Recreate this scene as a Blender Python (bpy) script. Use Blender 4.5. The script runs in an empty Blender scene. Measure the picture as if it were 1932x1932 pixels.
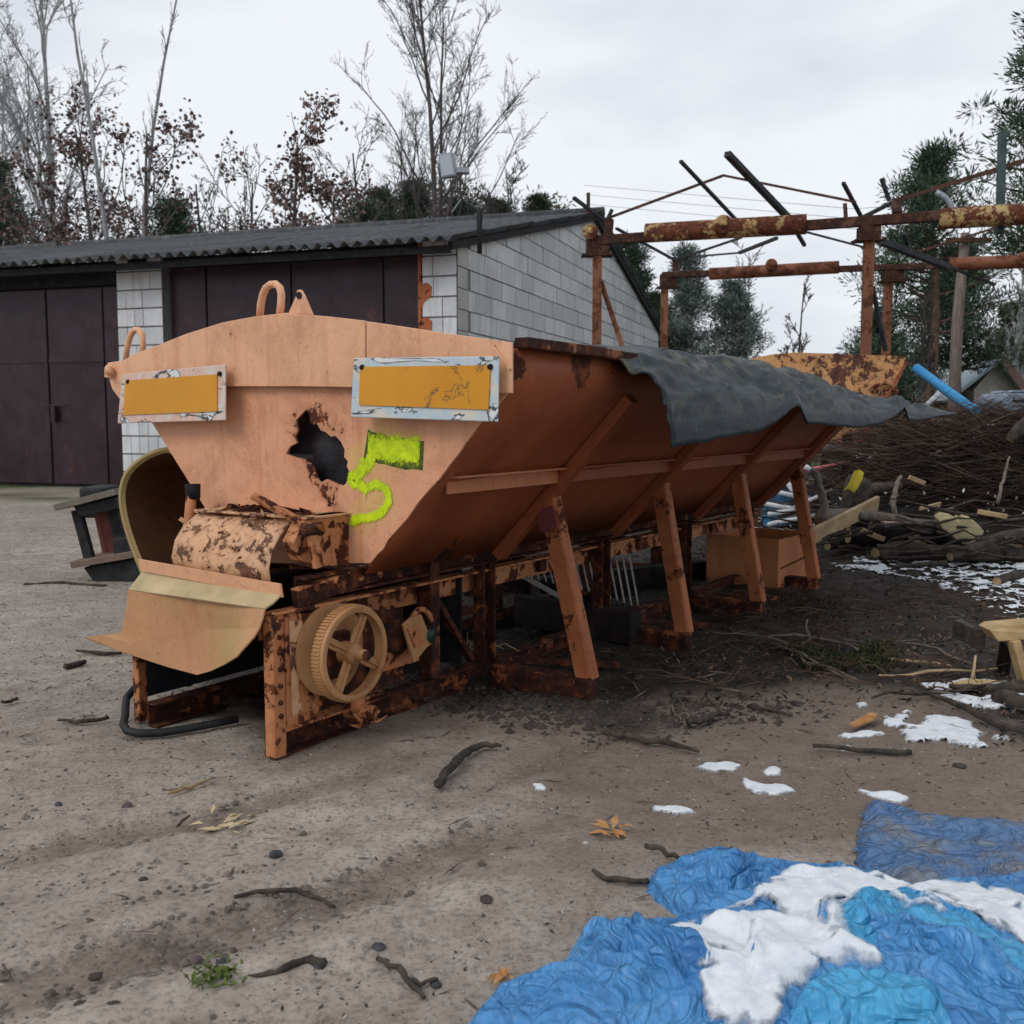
import bpy, math, random
import numpy as np
from mathutils import Vector, Matrix
S = bpy.context.scene
COL = S.collection
PI = math.pi
R = random.Random(7)

# ------------------------------------------------------------------ camera, world, sun, exposure
F, HZ, CC, HH = 1932.0, 786.0, 966.0, 1.0        # photograph measured on a 1932 px square
PT = math.atan((CC - HZ) / F); CP, SP = math.cos(PT), math.sin(PT)
cd = bpy.data.cameras.new('camera'); cam = bpy.data.objects.new('camera', cd); COL.objects.link(cam)
cam.location = (0, 0, HH); cam.rotation_euler = (PI / 2 - PT, 0, 0)
cd.sensor_width = 36; cd.lens = 36; cd.clip_start = 0.05; cd.clip_end = 2000
cd.dof.use_dof = True; cd.dof.focus_distance = 3.6; cd.dof.aperture_fstop = 7.0
S.camera = cam
S.render.engine = 'CYCLES'
S.render.resolution_x = S.render.resolution_y = 1024
S.view_settings.view_transform = 'Standard'; S.view_settings.look = 'None'
S.view_settings.gamma = 1; S.view_settings.exposure = 0.0
S.cycles.max_bounces = 6; S.cycles.diffuse_bounces = 3

W = bpy.data.worlds.new("World"); S.world = W; W.use_nodes = True
wn = W.node_tree; wn.nodes.clear()
SUN_EL, SUN_AZ = 42, 228
def wnode(t, **k):
    n = wn.nodes.new(t)
    for a, b in k.items(): setattr(n, a, b)
    return n
wo = wnode('ShaderNodeOutputWorld'); wb1 = wnode('ShaderNodeBackground'); wb2 = wnode('ShaderNodeBackground')
sky = wnode('ShaderNodeTexSky', sky_type='NISHITA', sun_disc=False, sun_elevation=math.radians(SUN_EL), sun_rotation=math.radians(SUN_AZ))
wn.links.new(sky.outputs[0], wb1.inputs[0]); wb1.inputs[1].default_value = 0.06
tc = wnode('ShaderNodeTexCoord'); mp = wnode('ShaderNodeMapping'); mp.inputs['Scale'].default_value = (1.0, 1.0, 2.6)
nz = wnode('ShaderNodeTexNoise'); nz.inputs['Scale'].default_value = 1.7; nz.inputs['Detail'].default_value = 7; nz.inputs['Roughness'].default_value = .5
wn.links.new(tc.outputs['Generated'], mp.inputs[0]); wn.links.new(mp.outputs[0], nz.inputs[0])
cr = wnode('ShaderNodeValToRGB'); e = cr.color_ramp.elements
e[0].position = .36; e[0].color = (.50, .545, .615, 1); e[1].position = .60; e[1].color = (.83, .86, .91, 1)
wn.links.new(nz.outputs[0], cr.inputs[0]); wn.links.new(cr.outputs[0], wb2.inputs[0]); wb2.inputs[1].default_value = 1.12
add = wnode('ShaderNodeMixShader'); add.inputs[0].default_value = .93
wn.links.new(wb1.outputs[0], add.inputs[1]); wn.links.new(wb2.outputs[0], add.inputs[2]); wn.links.new(add.outputs[0], wo.inputs[0])

sd = bpy.data.lights.new('sun', 'SUN'); sd.energy = 1.1; sd.angle = math.radians(28); sd.color = (1, .97, .92)
sun = bpy.data.objects.new('sun', sd); COL.objects.link(sun)
az, el = math.radians(SUN_AZ), math.radians(SUN_EL)
sdir = Vector((math.sin(az) * math.cos(el), math.cos(az) * math.cos(el), math.sin(el)))
sun.rotation_euler = sdir.to_track_quat('Z', 'Y').to_euler()

# ------------------------------------------------------------------ pixel -> place helpers
def ray(u, v):
    a = (u - CC) / F; b = (CC - v) / F
    return Vector((a, CP + b * SP, -SP + b * CP))
def G(u, v, z=0.0):
    d = ray(u, v); t = (z - HH) / d.z; return Vector((d.x * t, d.y * t, z))
def P(u, v, Y):
    d = ray(u, v); t = Y / d.y; return Vector((d.x * t, Y, HH + d.z * t))
class Frame:                       # a thing's own axes standing on the ground
    def __init__(s, o, ang):       # local X = (cos,-sin), local Y = (sin,cos)
        s.o = Vector(o); s.a = ang
        s.X = Vector((math.cos(ang), -math.sin(ang), 0)); s.Y = Vector((math.sin(ang), math.cos(ang), 0))
    def loc(s, p): q = Vector(p) - s.o; return Vector((q.dot(s.X), q.dot(s.Y), q.z))
    def x(s, u, v, x):
        d = ray(u, v); c = Vector((0, 0, HH)); t = (x - (c - s.o).dot(s.X)) / d.dot(s.X); return s.loc(c + d * t)
    def y(s, u, v, y):
        d = ray(u, v); c = Vector((0, 0, HH)); t = (y - (c - s.o).dot(s.Y)) / d.dot(s.Y); return s.loc(c + d * t)
    def z(s, u, v, z=0): return s.loc(G(u, v, z))

# ------------------------------------------------------------------ noise in numpy
def _h(ix, iy, seed):
    n = (ix.astype(np.int64) * 374761393 + iy.astype(np.int64) * 668265263 + seed * 1442695041) & 0xffffffff
    n = ((n ^ (n >> 13)) * 1274126177) & 0xffffffff
    return ((n ^ (n >> 16)) & 0xffff) / 65535.0
def vn(x, y, seed=0):
    x = np.asarray(x, float); y = np.asarray(y, float)
    ix = np.floor(x); iy = np.floor(y); fx = x - ix; fy = y - iy
    fx = fx * fx * fx * (fx * (fx * 6 - 15) + 10); fy = fy * fy * fy * (fy * (fy * 6 - 15) + 10)
    a = _h(ix, iy, seed); b = _h(ix + 1, iy, seed); c = _h(ix, iy + 1, seed); d = _h(ix + 1, iy + 1, seed)
    return (a + (b - a) * fx) * (1 - fy) + (c + (d - c) * fx) * fy
def fbm(x, y, seed=0, o=4, g=.5):
    r = 0; a = 1; t = 0
    for i in range(o): r = r + a * vn(x * 2 ** i + 17.3 * i, y * 2 ** i - 9.1 * i, seed + i); t += a; a *= g
    return r / t
def sdf(poly, X, Y):               # signed distance, positive inside
    X = np.asarray(X, float); Y = np.asarray(Y, float)
    dmin = np.full(X.shape, 1e9); ins = np.zeros(X.shape, bool); n = len(poly)
    for i in range(n):
        x0, y0 = poly[i]; x1, y1 = poly[(i + 1) % n]
        dx, dy = x1 - x0, y1 - y0; L = dx * dx + dy * dy + 1e-12
        t = np.clip(((X - x0) * dx + (Y - y0) * dy) / L, 0, 1)
        dmin = np.minimum(dmin, np.hypot(X - x0 - t * dx, Y - y0 - t * dy))
        c = ((y0 > Y) != (y1 > Y)) & (X < dx * (Y - y0) / (dy + 1e-12) + x0); ins ^= c
    return np.where(ins, dmin, -dmin)
def worley(x, y, seed):
    ix = np.floor(x); iy = np.floor(y); b = np.full(np.shape(x), 9.0); b2 = b.copy()
    for i in (-1, 0, 1):
        for j in (-1, 0, 1):
            cx = ix + i; cy = iy + j; d = np.hypot(cx + _h(cx, cy, seed) - x, cy + _h(cx, cy, seed + 7) - y); b2 = np.minimum(b2, np.maximum(b, d)); b = np.minimum(b, d)
    return b, b2
def crumple(X, Y, seed):
    wx = X + .05 * (fbm(X * 6, Y * 6, seed + 1, 3) - .5); wy = Y + .05 * (fbm(X * 6, Y * 6, seed + 2, 3) - .5); h = 0
    for k, (f, a, an) in enumerate(((5.5, .060, .55), (12, .030, .6), (27, .013, .7), (60, .005, 1))):
        c, s_ = math.cos(.5 + k * .9), math.sin(.5 + k * .9); u = (wx * c + wy * s_) * f * an; v = (-wx * s_ + wy * c) * f; d1, d2 = worley(u, v, seed + 10 * k); h = h + a * (np.minimum(d2 - d1, .7) * -.8 + (1 - d1) * .7)
    return h
def ridge_(x, y, seed): n = vn(x, y, seed); return (1 - np.abs(2 * n - 1)) ** 2
def sstep(a, b, x): t = np.clip((x - a) / (b - a), 0, 1); return t * t * (3 - 2 * t)

# ------------------------------------------------------------------ material helpers
class NT:
    def __init__(s, name):
        s.m = bpy.data.materials.new(name); s.m.use_nodes = True; s.t = s.m.node_tree
        s.b = s.t.nodes['Principled BSDF']; s.b.inputs['Specular IOR Level'].default_value = .3
    def n(s, t, **k):
        n = s.t.nodes.new(t)
        for a, b in k.items():
            if a.startswith('_'): setattr(n, a[1:], b)
        for a, b in k.items():
            if not a.startswith('_'): s.set(n, a, b)
        return n
    def set(s, n, key, v):
        key = int(key[1:]) if key[0] == 'i' and key[1:].isdigit() else key.replace('__', ' ')
        i = n.inputs[key]
        if isinstance(v, bpy.types.NodeSocket): s.t.links.new(v, i)
        elif isinstance(v, (tuple, list)) and len(v) == 3 and i.type == 'RGBA': i.default_value = (*v, 1)
        else: i.default_value = v
    def co(s, scale=None, kind='Object', rot=None):
        o = s.n('ShaderNodeTexCoord').outputs[kind]
        if scale or rot:
            m = s.n('ShaderNodeMapping', Vector=o)
            if scale: m.inputs['Scale'].default_value = scale
            if rot: m.inputs['Rotation'].default_value = rot
            o = m.outputs[0]
        return o
    def noise(s, co, sc, det=5, ro=.6, dist=0):
        return s.n('ShaderNodeTexNoise', Vector=co, Scale=sc, Detail=det, Roughness=ro, Distortion=dist).outputs[0]
    def math(s, op, a, b=0.0, c=0.0):
        n = s.n('ShaderNodeMath', _operation=op)
        for i, v in enumerate((a, b, c)): s.set(n, 'i%d' % i, v)
        return n.outputs[0]
    def step(s, v, a, b, lo=0.0, hi=1.0):
        n = s.n('ShaderNodeMapRange', Value=v); n.inputs[1].default_value = a; n.inputs[2].default_value = b
        n.inputs[3].default_value = lo; n.inputs[4].default_value = hi; return n.outputs[0]
    def mix(s, f, a, b):
        n = s.n('ShaderNodeMix', _data_type='RGBA'); s.set(n, 'i0', f); s.set(n, 'i6', a); s.set(n, 'i7', b); return n.outputs[2]
    def ramp(s, v, *st):
        n = s.n('ShaderNodeValToRGB', i0=v); e = n.color_ramp.elements
        while len(e) < len(st): e.new(.5)
        for q, (p, c) in zip(e, st): q.position = p; q.color = (*c, 1)
        return n.outputs[0]
    def out(s, col=None, rough=None, bump=None, bs=.5, bd=.01, metal=None):
        if col is not None: s.set(s.b, 'Base__Color', col)
        if rough is not None: s.set(s.b, 'Roughness', rough)
        if metal is not None: s.set(s.b, 'Metallic', metal)
        if bump is not None:
            b = s.n('ShaderNodeBump', Height=bump, Strength=bs, Distance=bd); s.t.links.new(b.outputs[0], s.b.inputs['Normal'])
        return s.m
def peel(name, paint, paint2=None, amount=.3, scale=6.0, blobs=(), rust=None, streak=.35, rough=.55, bd=.006, fine=26, kind='Object', tints=(), grime=.0):
    t = NT(name); co = t.co(kind=kind)
    n1 = t.noise(co, scale, 9, .68, .3); n2 = t.noise(co, fine, 6, .7)
    v = t.math('ADD', n1, t.math('MULTIPLY', t.math('SUBTRACT', n2, .5), .38))
    for (c, r, k) in blobs:
        d = t.n('ShaderNodeVectorMath', _operation='DISTANCE', i0=co, i1=c).outputs['Value']
        v = t.math('ADD', v, t.step(d, 0, r, k, 0))
    th = .78 - amount * .56
    mask = t.step(v, th, th + .018)
    halo = t.step(v, th - .10, th)
    r = rust or ((.016, .006, .005), (.075, .019, .009), (.28, .078, .019))
    rc = t.ramp(t.noise(co, 17, 8, .7), (.3, r[0]), (.5, r[1]), (.72, r[2]))
    p2 = paint2 or tuple(c * .78 for c in paint)
    pc = t.mix(t.step(t.noise(co, 2.4, 6, .6), .35, .68), paint, p2)
    sco = t.n('ShaderNodeMapping', Vector=co); sco.inputs['Scale'].default_value = (26, 26, 1.3)
    st = t.step(t.noise(sco.outputs[0], 1, 4, .6), .53, .72, 0, streak * 1.3)
    pc = t.mix(st, pc, (paint[0] * .60, paint[1] * .36, paint[2] * .28))
    gr = t.step(t.noise(co, 60, 4, .7), .5, .8, 0, .22)
    pc = t.mix(gr, pc, (paint[0] * .5, paint[1] * .45, paint[2] * .45))
    pc = t.mix(t.math('MULTIPLY', halo, .35), pc, r[2])
    if grime:
        pc = t.mix(t.step(t.noise(co, 4.2, 9, .75, .8), .48, .72, 0, grime), pc, (paint[0] * .42, paint[1] * .33, paint[2] * .30))
        pc = t.mix(t.step(t.noise(co, 85, 4, .8), .63, .67, 0, .7), pc, r[1])
    for (c, rad, k, tc_) in tints:
        d = t.n('ShaderNodeVectorMath', _operation='DISTANCE', i0=co, i1=c).outputs['Value']
        pc = t.mix(t.math('MULTIPLY', t.step(d, 0, rad, k, 0), t.step(t.noise(co, 60, 4, .8), .3, .6)), pc, tc_)
    col = t.mix(mask, pc, rc)
    h = t.math('SUBTRACT', t.math('MULTIPLY', n2, .25), t.math('MULTIPLY', mask, 1.0))
    h = t.math('ADD', h, t.math('MULTIPLY', t.noise(co, 3.2, 3), .8))
    return t.out(col, t.step(mask, 0, 1, rough, .85), h, .55, bd)
def plain(name, c1, c2, scale=8, rough=.7, bs=.4, bd=.004, stretch=None, det=6, metal=None, spec=.3, kind='Object', lo=.35, hi=.65):
    t = NT(name); co = t.co(stretch, kind); n = t.noise(co, scale, det, .65)
    t.b.inputs['Specular IOR Level'].default_value = spec
    return t.out(t.ramp(n, (lo, c1), (hi, c2)), rough, t.noise(co, scale * 3, 5, .7), bs, bd, metal)

# ------------------------------------------------------------------ mesh helpers
class MB:
    def __init__(s): s.v = []; s.f = []
    def add(s, vs, fs):
        o = len(s.v); s.v += [tuple(q) for q in vs]; s.f += [tuple(i + o for i in f) for f in fs]; return s
    def box(s, c, d, M=None):
        x, y, z = d[0] / 2, d[1] / 2, d[2] / 2; c = Vector(c)
        vs = [Vector((i * x, j * y, k * z)) for k in (-1, 1) for j in (-1, 1) for i in (-1, 1)]
        if M is not None: vs = [M @ q for q in vs]
        return s.add([c + q for q in vs], [(0, 2, 3, 1), (4, 5, 7, 6), (0, 1, 5, 4), (2, 6, 7, 3), (0, 4, 6, 2), (1, 3, 7, 5)])
    def bx(s, x0, x1, y0, y1, z0, z1): return s.box(((x0 + x1) / 2, (y0 + y1) / 2, (z0 + z1) / 2), (x1 - x0, y1 - y0, z1 - z0))
    def beam(s, a, b, w, h, up=(0, 0, 1)):
        a, b = Vector(a), Vector(b); d = (b - a); L = d.length; d.normalize(); u = Vector(up)
        sx = d.cross(u)
        if sx.length < 1e-4: sx = d.cross(Vector((1, 0, 0)))
        sx.normalize(); sy = sx.cross(d)
        vs = [p + sx * (i * w / 2) + sy * (j * h / 2) for p in (a, b) for j in (-1, 1) for i in (-1, 1)]
        return s.add(vs, [(0, 1, 3, 2), (4, 6, 7, 5), (0, 4, 5, 1), (2, 3, 7, 6), (0, 2, 6, 4), (1, 5, 7, 3)])
    def angle(s, a, b, w, h, t=.006, up=(0, 0, 1)):      # L section: flange along side, web along up
        a, b = Vector(a), Vector(b); d = (b - a).normalized(); sx = d.cross(Vector(up))
        if sx.length < 1e-4: sx = Vector((1, 0, 0))
        sx.normalize(); sy = sx.cross(d)
        s.beam(a + sy * (h / 2 - t / 2), b + sy * (h / 2 - t / 2), w, t, up)
        s.beam(a - sx * (w / 2 - t / 2) - sy * t / 2, b - sx * (w / 2 - t / 2) - sy * t / 2, t, h - t, up); return s
    def chan(s, a, b, w, h, t=.008, up=(0, 0, 1), open=1):  # C section
        a, b = Vector(a), Vector(b); d = (b - a).normalized(); sx = d.cross(Vector(up)).normalized(); sy = sx.cross(d)
        for k in (-1, 1): s.beam(a + sy * k * (h / 2 - t / 2), b + sy * k * (h / 2 - t / 2), w, t, up)
        o = -sx * open * (w / 2 - t / 2); s.beam(a + o, b + o, t, h - 2 * t, up); return s
    def tube(s, pts, rad, n=8, cap=True, closed=False):
        pts = [Vector(p) for p in pts]; m = len(pts)
        if not hasattr(rad, '__len__'): rad = [rad] * m
        ref = None; vs = []
        for i, p in enumerate(pts):
            if closed: t = pts[(i + 1) % m] - pts[i - 1]
            else: t = pts[min(i + 1, m - 1)] - pts[max(i - 1, 0)]
            if t.length < 1e-9: t = Vector((0, 0, 1))
            t.normalize()
            if ref is None: ref = t.orthogonal().normalized()
            ref = ref - t * ref.dot(t)
            if ref.length < 1e-6: ref = t.orthogonal()
            ref.normalize(); q = t.cross(ref)
            for k in range(n):
                a = 2 * PI * k / n; vs.append(p + (ref * math.cos(a) + q * math.sin(a)) * rad[i])
        fs = []
        for i in range(m if closed else m - 1):
            j = (i + 1) % m
            for k in range(n): fs.append((i * n + k, i * n + (k + 1) % n, j * n + (k + 1) % n, j * n + k))
        if cap and not closed: fs += [tuple(range(n))[::-1], tuple((m - 1) * n + k for k in range(n))]
        return s.add(vs, fs)
    def prism(s, poly, off):            # poly: 3-D outline, off: thickness vector
        n = len(poly); off = Vector(off); a = [Vector(p) for p in poly]
        return s.add(a + [p + off for p in a], [tuple(range(n))[::-1], tuple(range(n, 2 * n))] + [(i, (i + 1) % n, n + (i + 1) % n, n + i) for i in range(n)])
    def lathe(s, c, axis, prof, n=40, closed=False):   # prof: (along, radius)
        c = Vector(c); ax = Vector(axis).normalized(); u = ax.orthogonal().normalized(); v = ax.cross(u); m = len(prof)
        vs = [c + ax * h + (u * math.cos(2 * PI * k / n) + v * math.sin(2 * PI * k / n)) * r for h, r in prof for k in range(n)]
        fs = []
        for i in range(m if closed else m - 1):
            j = (i + 1) % m
            for k in range(n): fs.append((i * n + k, i * n + (k + 1) % n, j * n + (k + 1) % n, j * n + k))
        if not closed: fs += [tuple(range(n))[::-1], tuple((m - 1) * n + k for k in range(n))]
        return s.add(vs, fs)
    def grid(s, A):                     # A: array rows x cols x 3
        r, c = A.shape[:2]; o = len(s.v); s.v += [tuple(map(float, q)) for q in A.reshape(-1, 3)]
        s.f += [(o + i * c + j, o + i * c + j + 1, o + (i + 1) * c + j + 1, o + (i + 1) * c + j) for i in range(r - 1) for j in range(c - 1)]; return s
    def build(s, name, mat, parent=None, smooth=False, bevel=0, solid=0, seg=2):
        me = bpy.data.meshes.new(name); me.from_pydata(s.v, [], s.f); me.update()
        if mat is not None: me.materials.append(mat)
        if smooth: me.polygons.foreach_set('use_smooth', [True] * len(me.polygons))
        o = bpy.data.objects.new(name, me); COL.objects.link(o)
        if parent is not None: o.parent = parent
        if solid: q = o.modifiers.new('s', 'SOLIDIFY'); q.thickness = solid; q.offset = 0
        if bevel: q = o.modifiers.new('b', 'BEVEL'); q.width = bevel; q.segments = seg; q.limit_method = 'ANGLE'
        return o
def npmesh(name, V, Fq, mat, parent=None, smooth=True, attr=None):
    me = bpy.data.meshes.new(name); V = np.ascontiguousarray(V, np.float32); Fq = np.ascontiguousarray(Fq, np.int32); k = Fq.shape[1]
    me.vertices.add(len(V)); me.vertices.foreach_set('co', V.ravel())
    me.loops.add(Fq.size); me.loops.foreach_set('vertex_index', Fq.ravel())
    me.polygons.add(len(Fq)); me.polygons.foreach_set('loop_start', np.arange(0, Fq.size, k, dtype=np.int32))
    me.polygons.foreach_set('use_smooth', np.full(len(Fq), smooth)); me.update(calc_edges=True)
    if attr:
        for nm, a in attr.items():
            at = me.attributes.new(nm, 'FLOAT', 'POINT'); at.data.foreach_set('value', np.ascontiguousarray(a, np.float32).ravel())
    me.materials.append(mat); o = bpy.data.objects.new(name, me); COL.objects.link(o)
    if parent is not None: o.parent = parent
    return o
def gridf(r, c):
    i, j = np.meshgrid(np.arange(r - 1), np.arange(c - 1), indexing='ij'); a = (i * c + j).ravel()
    return np.stack([a, a + 1, a + c + 1, a + c], 1)
def tag(o, label=None, cat=None, group=None, kind=None):
    if label: o['label'] = label
    if cat: o['category'] = cat
    if group: o['group'] = group
    if kind: o['kind'] = kind
    return o
def empty(name, loc=(0, 0, 0), rz=0.0, label=None, cat=None, group=None):
    o = bpy.data.objects.new(name, None); COL.objects.link(o); o.location = loc; o.rotation_euler = (0, 0, rz); o.empty_display_size = .2
    return tag(o, label, cat, group)
def attrn(t, name): return t.n('ShaderNodeAttribute', _attribute_name=name).outputs['Fac']

# ------------------------------------------------------------------ GROUND
def ground_mat():
    t = NT('sandy_ground'); co = t.co()
    soil = attrn(t, 'soil'); wet = attrn(t, 'wet'); grass = attrn(t, 'grass')
    n1 = t.noise(co, 1.3, 6, .6); n2 = t.noise(co, 9, 8, .7); n3 = t.noise(co, 70, 5, .75)
    sand = t.ramp(n2, (.3, (.235, .19, .155)), (.5, (.375, .32, .27)), (.7, (.49, .43, .37)))
    sand = t.mix(t.step(n1, .38, .62, 0, .6), sand, (.26, .215, .18))
    sand = t.mix(t.step(n3, .36, .52, .6, 0), sand, (.075, .06, .052)); sand = t.mix(t.step(t.noise(co, 24, 6, .8), .55, .64, 0, .5), sand, (.09, .07, .058))
    vo = t.n('ShaderNodeTexVoronoi', Vector=co, Scale=95.0, Randomness=1.0)
    peb = t.step(vo.outputs['Distance'], .16, .24, 1, 0); pick = t.step(t.n('ShaderNodeSeparateColor', Color=vo.outputs['Color']).outputs[0], .72, .75)
    pcol = t.ramp(t.n('ShaderNodeSeparateColor', Color=vo.outputs['Color']).outputs[1], (.1, (.05, .045, .045)), (.5, (.25, .2, .17)), (.9, (.58, .55, .5)))
    sand = t.mix(t.math('MULTIPLY', peb, pick), sand, pcol)
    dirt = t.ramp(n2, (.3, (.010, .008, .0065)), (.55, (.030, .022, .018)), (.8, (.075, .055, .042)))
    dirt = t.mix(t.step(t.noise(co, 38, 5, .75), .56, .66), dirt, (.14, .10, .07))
    brown = t.mix(.62, sand, (.115, .078, .055))
    c = t.mix(t.step(wet, 0, 1), sand, brown)
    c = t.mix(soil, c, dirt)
    c = t.mix(grass, c, t.ramp(n2, (.35, (.03, .045, .012)), (.7, (.10, .125, .03))))
    h = t.math('ADD', t.math('MULTIPLY', n3, .35), t.math('ADD', n2, t.math('MULTIPLY', t.math('MULTIPLY', peb, pick), .8)))
    return t.out(c, t.step(soil, 0, 1, .9, .75), h, .5, .010)
def axis(lo, d0, d1, hi, st):
    mid = list(np.arange(d0, d1, st)); a = [d0]; s = st
    while a[-1] > lo: s *= 1.12; a.append(a[-1] - s)
    b = [mid[-1]]; s = st
    while b[-1] < hi: s *= 1.07; b.append(b[-1] + s)
    return np.array(a[:0:-1] + mid + b[1:])
xs = axis(-600, -3.2, 3.6, 600, .028); ys = axis(-60, 1.1, 7.5, 900, .024)
GX, GY = np.meshgrid(xs, ys)
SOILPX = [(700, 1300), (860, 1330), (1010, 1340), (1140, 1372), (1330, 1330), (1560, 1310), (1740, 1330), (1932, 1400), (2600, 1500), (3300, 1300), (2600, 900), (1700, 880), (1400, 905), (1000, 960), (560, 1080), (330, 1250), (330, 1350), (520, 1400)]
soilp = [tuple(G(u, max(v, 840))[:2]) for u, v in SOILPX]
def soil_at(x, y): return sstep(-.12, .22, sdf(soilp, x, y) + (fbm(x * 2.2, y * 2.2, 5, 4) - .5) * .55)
WETPX = [(640, 1420), (900, 1420), (900, 1560), (1060, 1600), (1400, 1560), (1932, 1560), (2400, 1500), (2300, 1250), (1200, 1250), (600, 1330)]
wetp = [tuple(G(u, v)[:2]) for u, v in WETPX]
def tracks(x, y):
    h = 0
    for (p, q, w, a) in (((-30, 1640), (760, 1420), .07, 1), ((-20, 1890), (900, 1570), .10, 1.2), ((880, 1500), (1100, 1390), .05, .6), ((0, 1800), (420, 1640), .05, .7)):
        A, B = G(*p), G(*q); d = (B - A).normalized(); n = Vector((-d.y, d.x, 0))
        t = (x - A.x) * d.x + (y - A.y) * d.y; s = (x - A.x) * n.x + (y - A.y) * n.y + .05 * np.sin(t * 2.1) + (vn(t * 1.5, s0 := t * 0, 3) - .5) * .08
        on = sstep(-.3, .2, t) * (1 - sstep((B - A).length - .2, (B - A).length + .4, t))
        h = h + a * on * (np.exp(-(s / w) ** 2) - .7 * np.exp(-((np.abs(s) - w * 1.7) / (w * .7)) ** 2))
    return h
TR = tracks(GX, GY)
fade = 1 - sstep(9, 22, GY)
def ground_h(x, y):
    s = soil_at(x, y); f = 1 - sstep(9, 22, y)
    cl = np.clip((np.hypot(x + .2, y - 5) - 0) / 30, 0, 1)
    return f * ((fbm(x * 1.1, y * 1.1, 1, 3) - .5) * .02 + (fbm(x * 7, y * 7, 2, 3) - .5) * .014 + (fbm(x * 24, y * 24, 9, 2) - .5) * .006 + s * (fbm(x * 5, y * 5, 4, 4) - .42) * .07) - .004
GZ = ground_h(GX, GY) - TR * .013 * fade
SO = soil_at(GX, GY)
WE = np.clip(sstep(-.1, .4, sdf(wetp, GX, GY) + .15 + (fbm(GX * 1.5, GY * 1.5, 8, 4) - .5) * 1.1) * 1.0 + np.clip(TR, 0, 1) * .8 * (.4 + fbm(GX * 3, GY * 3, 6)) + .35 * sstep(.52, .7, fbm(GX * .9 + 4, GY * 2.2, 12, 4)), 0, 1) * (1 - sstep(12, 20, GY))
g1 = (GX < -2) & (GY > 11.5)
gl = sstep(.2, .6, -(GX + 3.2) * .4 + (fbm(GX * 2, GY * 3, 33) - .5)) * sstep(12.0, 12.5, GY + (fbm(GX * 2, GY * 2, 31) - .5) * .8) * sstep(.3, .55, fbm(GX * .8, GY, 32))
GRS = np.clip(gl + sstep(16, 22, GY) * .85 + sstep(7, 10, GX + (fbm(GX, GY, 41) - .5) * 3) * .5, 0, 1)
GZ[GY > 24] = -.004
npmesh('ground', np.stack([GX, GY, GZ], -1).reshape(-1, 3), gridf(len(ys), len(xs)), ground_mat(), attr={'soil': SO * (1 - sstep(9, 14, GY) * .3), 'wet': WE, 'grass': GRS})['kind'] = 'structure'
def gz(x, y): return float(ground_h(np.array([x]), np.array([y]))[0])

# ------------------------------------------------------------------ GARAGE (its own axes: X along the front, Y along the gable)
GA = Frame((-0.66, 12.6, 0), math.atan2(.313, .95)); RZ = -GA.a
ga = empty('garage_building', GA.o, RZ, 'long white block garage with maroon steel gates under a dark corrugated roof', 'garage')
XL, DY, EZ, RDZ = -15.0, 13.7, 3.13, 4.64       # front length, depth, eave and ridge heights
m_mortar = plain('mortar', (.13, .13, .125), (.24, .235, .23), 14, .95, .6, .006)
def block_mat(name, c1, c2):
    t = NT(name); co = t.co(); r = t.n('ShaderNodeObjectInfo').outputs['Random']
    c = t.ramp(t.noise(co, 3.2, 7, .65), (.3, c1), (.7, c2)); c = t.mix(t.math('MULTIPLY', r, .5), c, tuple(q * .62 for q in c1))
    c = t.mix(t.step(t.noise(co, 21, 5, .7), .55, .72, 0, .4), c, (.22, .22, .2)); c = t.mix(t.step(t.noise(t.co((3, 3, .5)), 1.0, 7, .7), .5, .7, 0, .5), c, (.27, .265, .24))
    return t.out(c, .92, t.noise(co, 30, 5, .7), .5, .008)
m_block = block_mat('aerated_block', (.56, .565, .57), (.70, .70, .69)); m_brick = block_mat('white_silicate_brick', (.62, .63, .65), (.80, .81, .82)); m_cem = block_mat('cement_render', (.36, .37, .34), (.48, .48, .44))
def roofz(y): return EZ + (RDZ - EZ) * (1 - abs(y - DY / 2) / (DY / 2))
# gable wall (mortar body) with single blocks proud of it
def gprism(poly, x0, x1): return MB().prism([(x0, y, z) for y, z in poly], (x1 - x0, 0, 0))
gw = gprism([(0.02, 0), (DY, 0), (DY, EZ), (DY / 2, RDZ), (0.02, EZ)], -.26, -.012).build('gable_wall', m_mortar, ga)
def clip_poly(poly, f):             # keep where f>=0
    out = []
    for i in range(len(poly)):
        a, b = poly[i], poly[(i + 1) % len(poly)]; fa, fb = f(a), f(b)
        if fa >= 0: out.append(a)
        if fa * fb < 0: t = fa / (fa - fb); out.append((a[0] + (b[0] - a[0]) * t, a[1] + (b[1] - a[1]) * t))
    return out
CH = .256; rest = MB(); nb = 0
for r in range(19):
    z0 = r * CH; y = .44 - (.31 if r % 2 else 0); y = max(y, .30)
    ln = .62 if not r % 2 else .62
    while y < DY - .03:
        L = ln * R.uniform(.92, 1.06) if R.random() > .1 else .33; y1 = min(y + L, DY - .01); j = R.uniform(.012, .024)
        p = [(y + j, z0 + .012), (y1, z0 + .010), (y1, z0 + CH - .006), (y + j, z0 + CH - .004)]
        p = clip_poly(p, lambda q: roofz(q[0]) - .03 - q[1])
        if len(p) > 2 and y1 - y > .06 and not (r == 11 and .3 < y < .8):
            pr = R.uniform(-.004, .006)
            if z0 > 1.5: gprism(p, -.04, pr).build('block', m_block, gw); nb += 1
            else: rest.prism([(-.04, a, b) for a, b in p], (.04 + pr, 0, 0))
        y = y1
tag(rest.build('block_courses', m_block, gw), kind='stuff')
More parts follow.
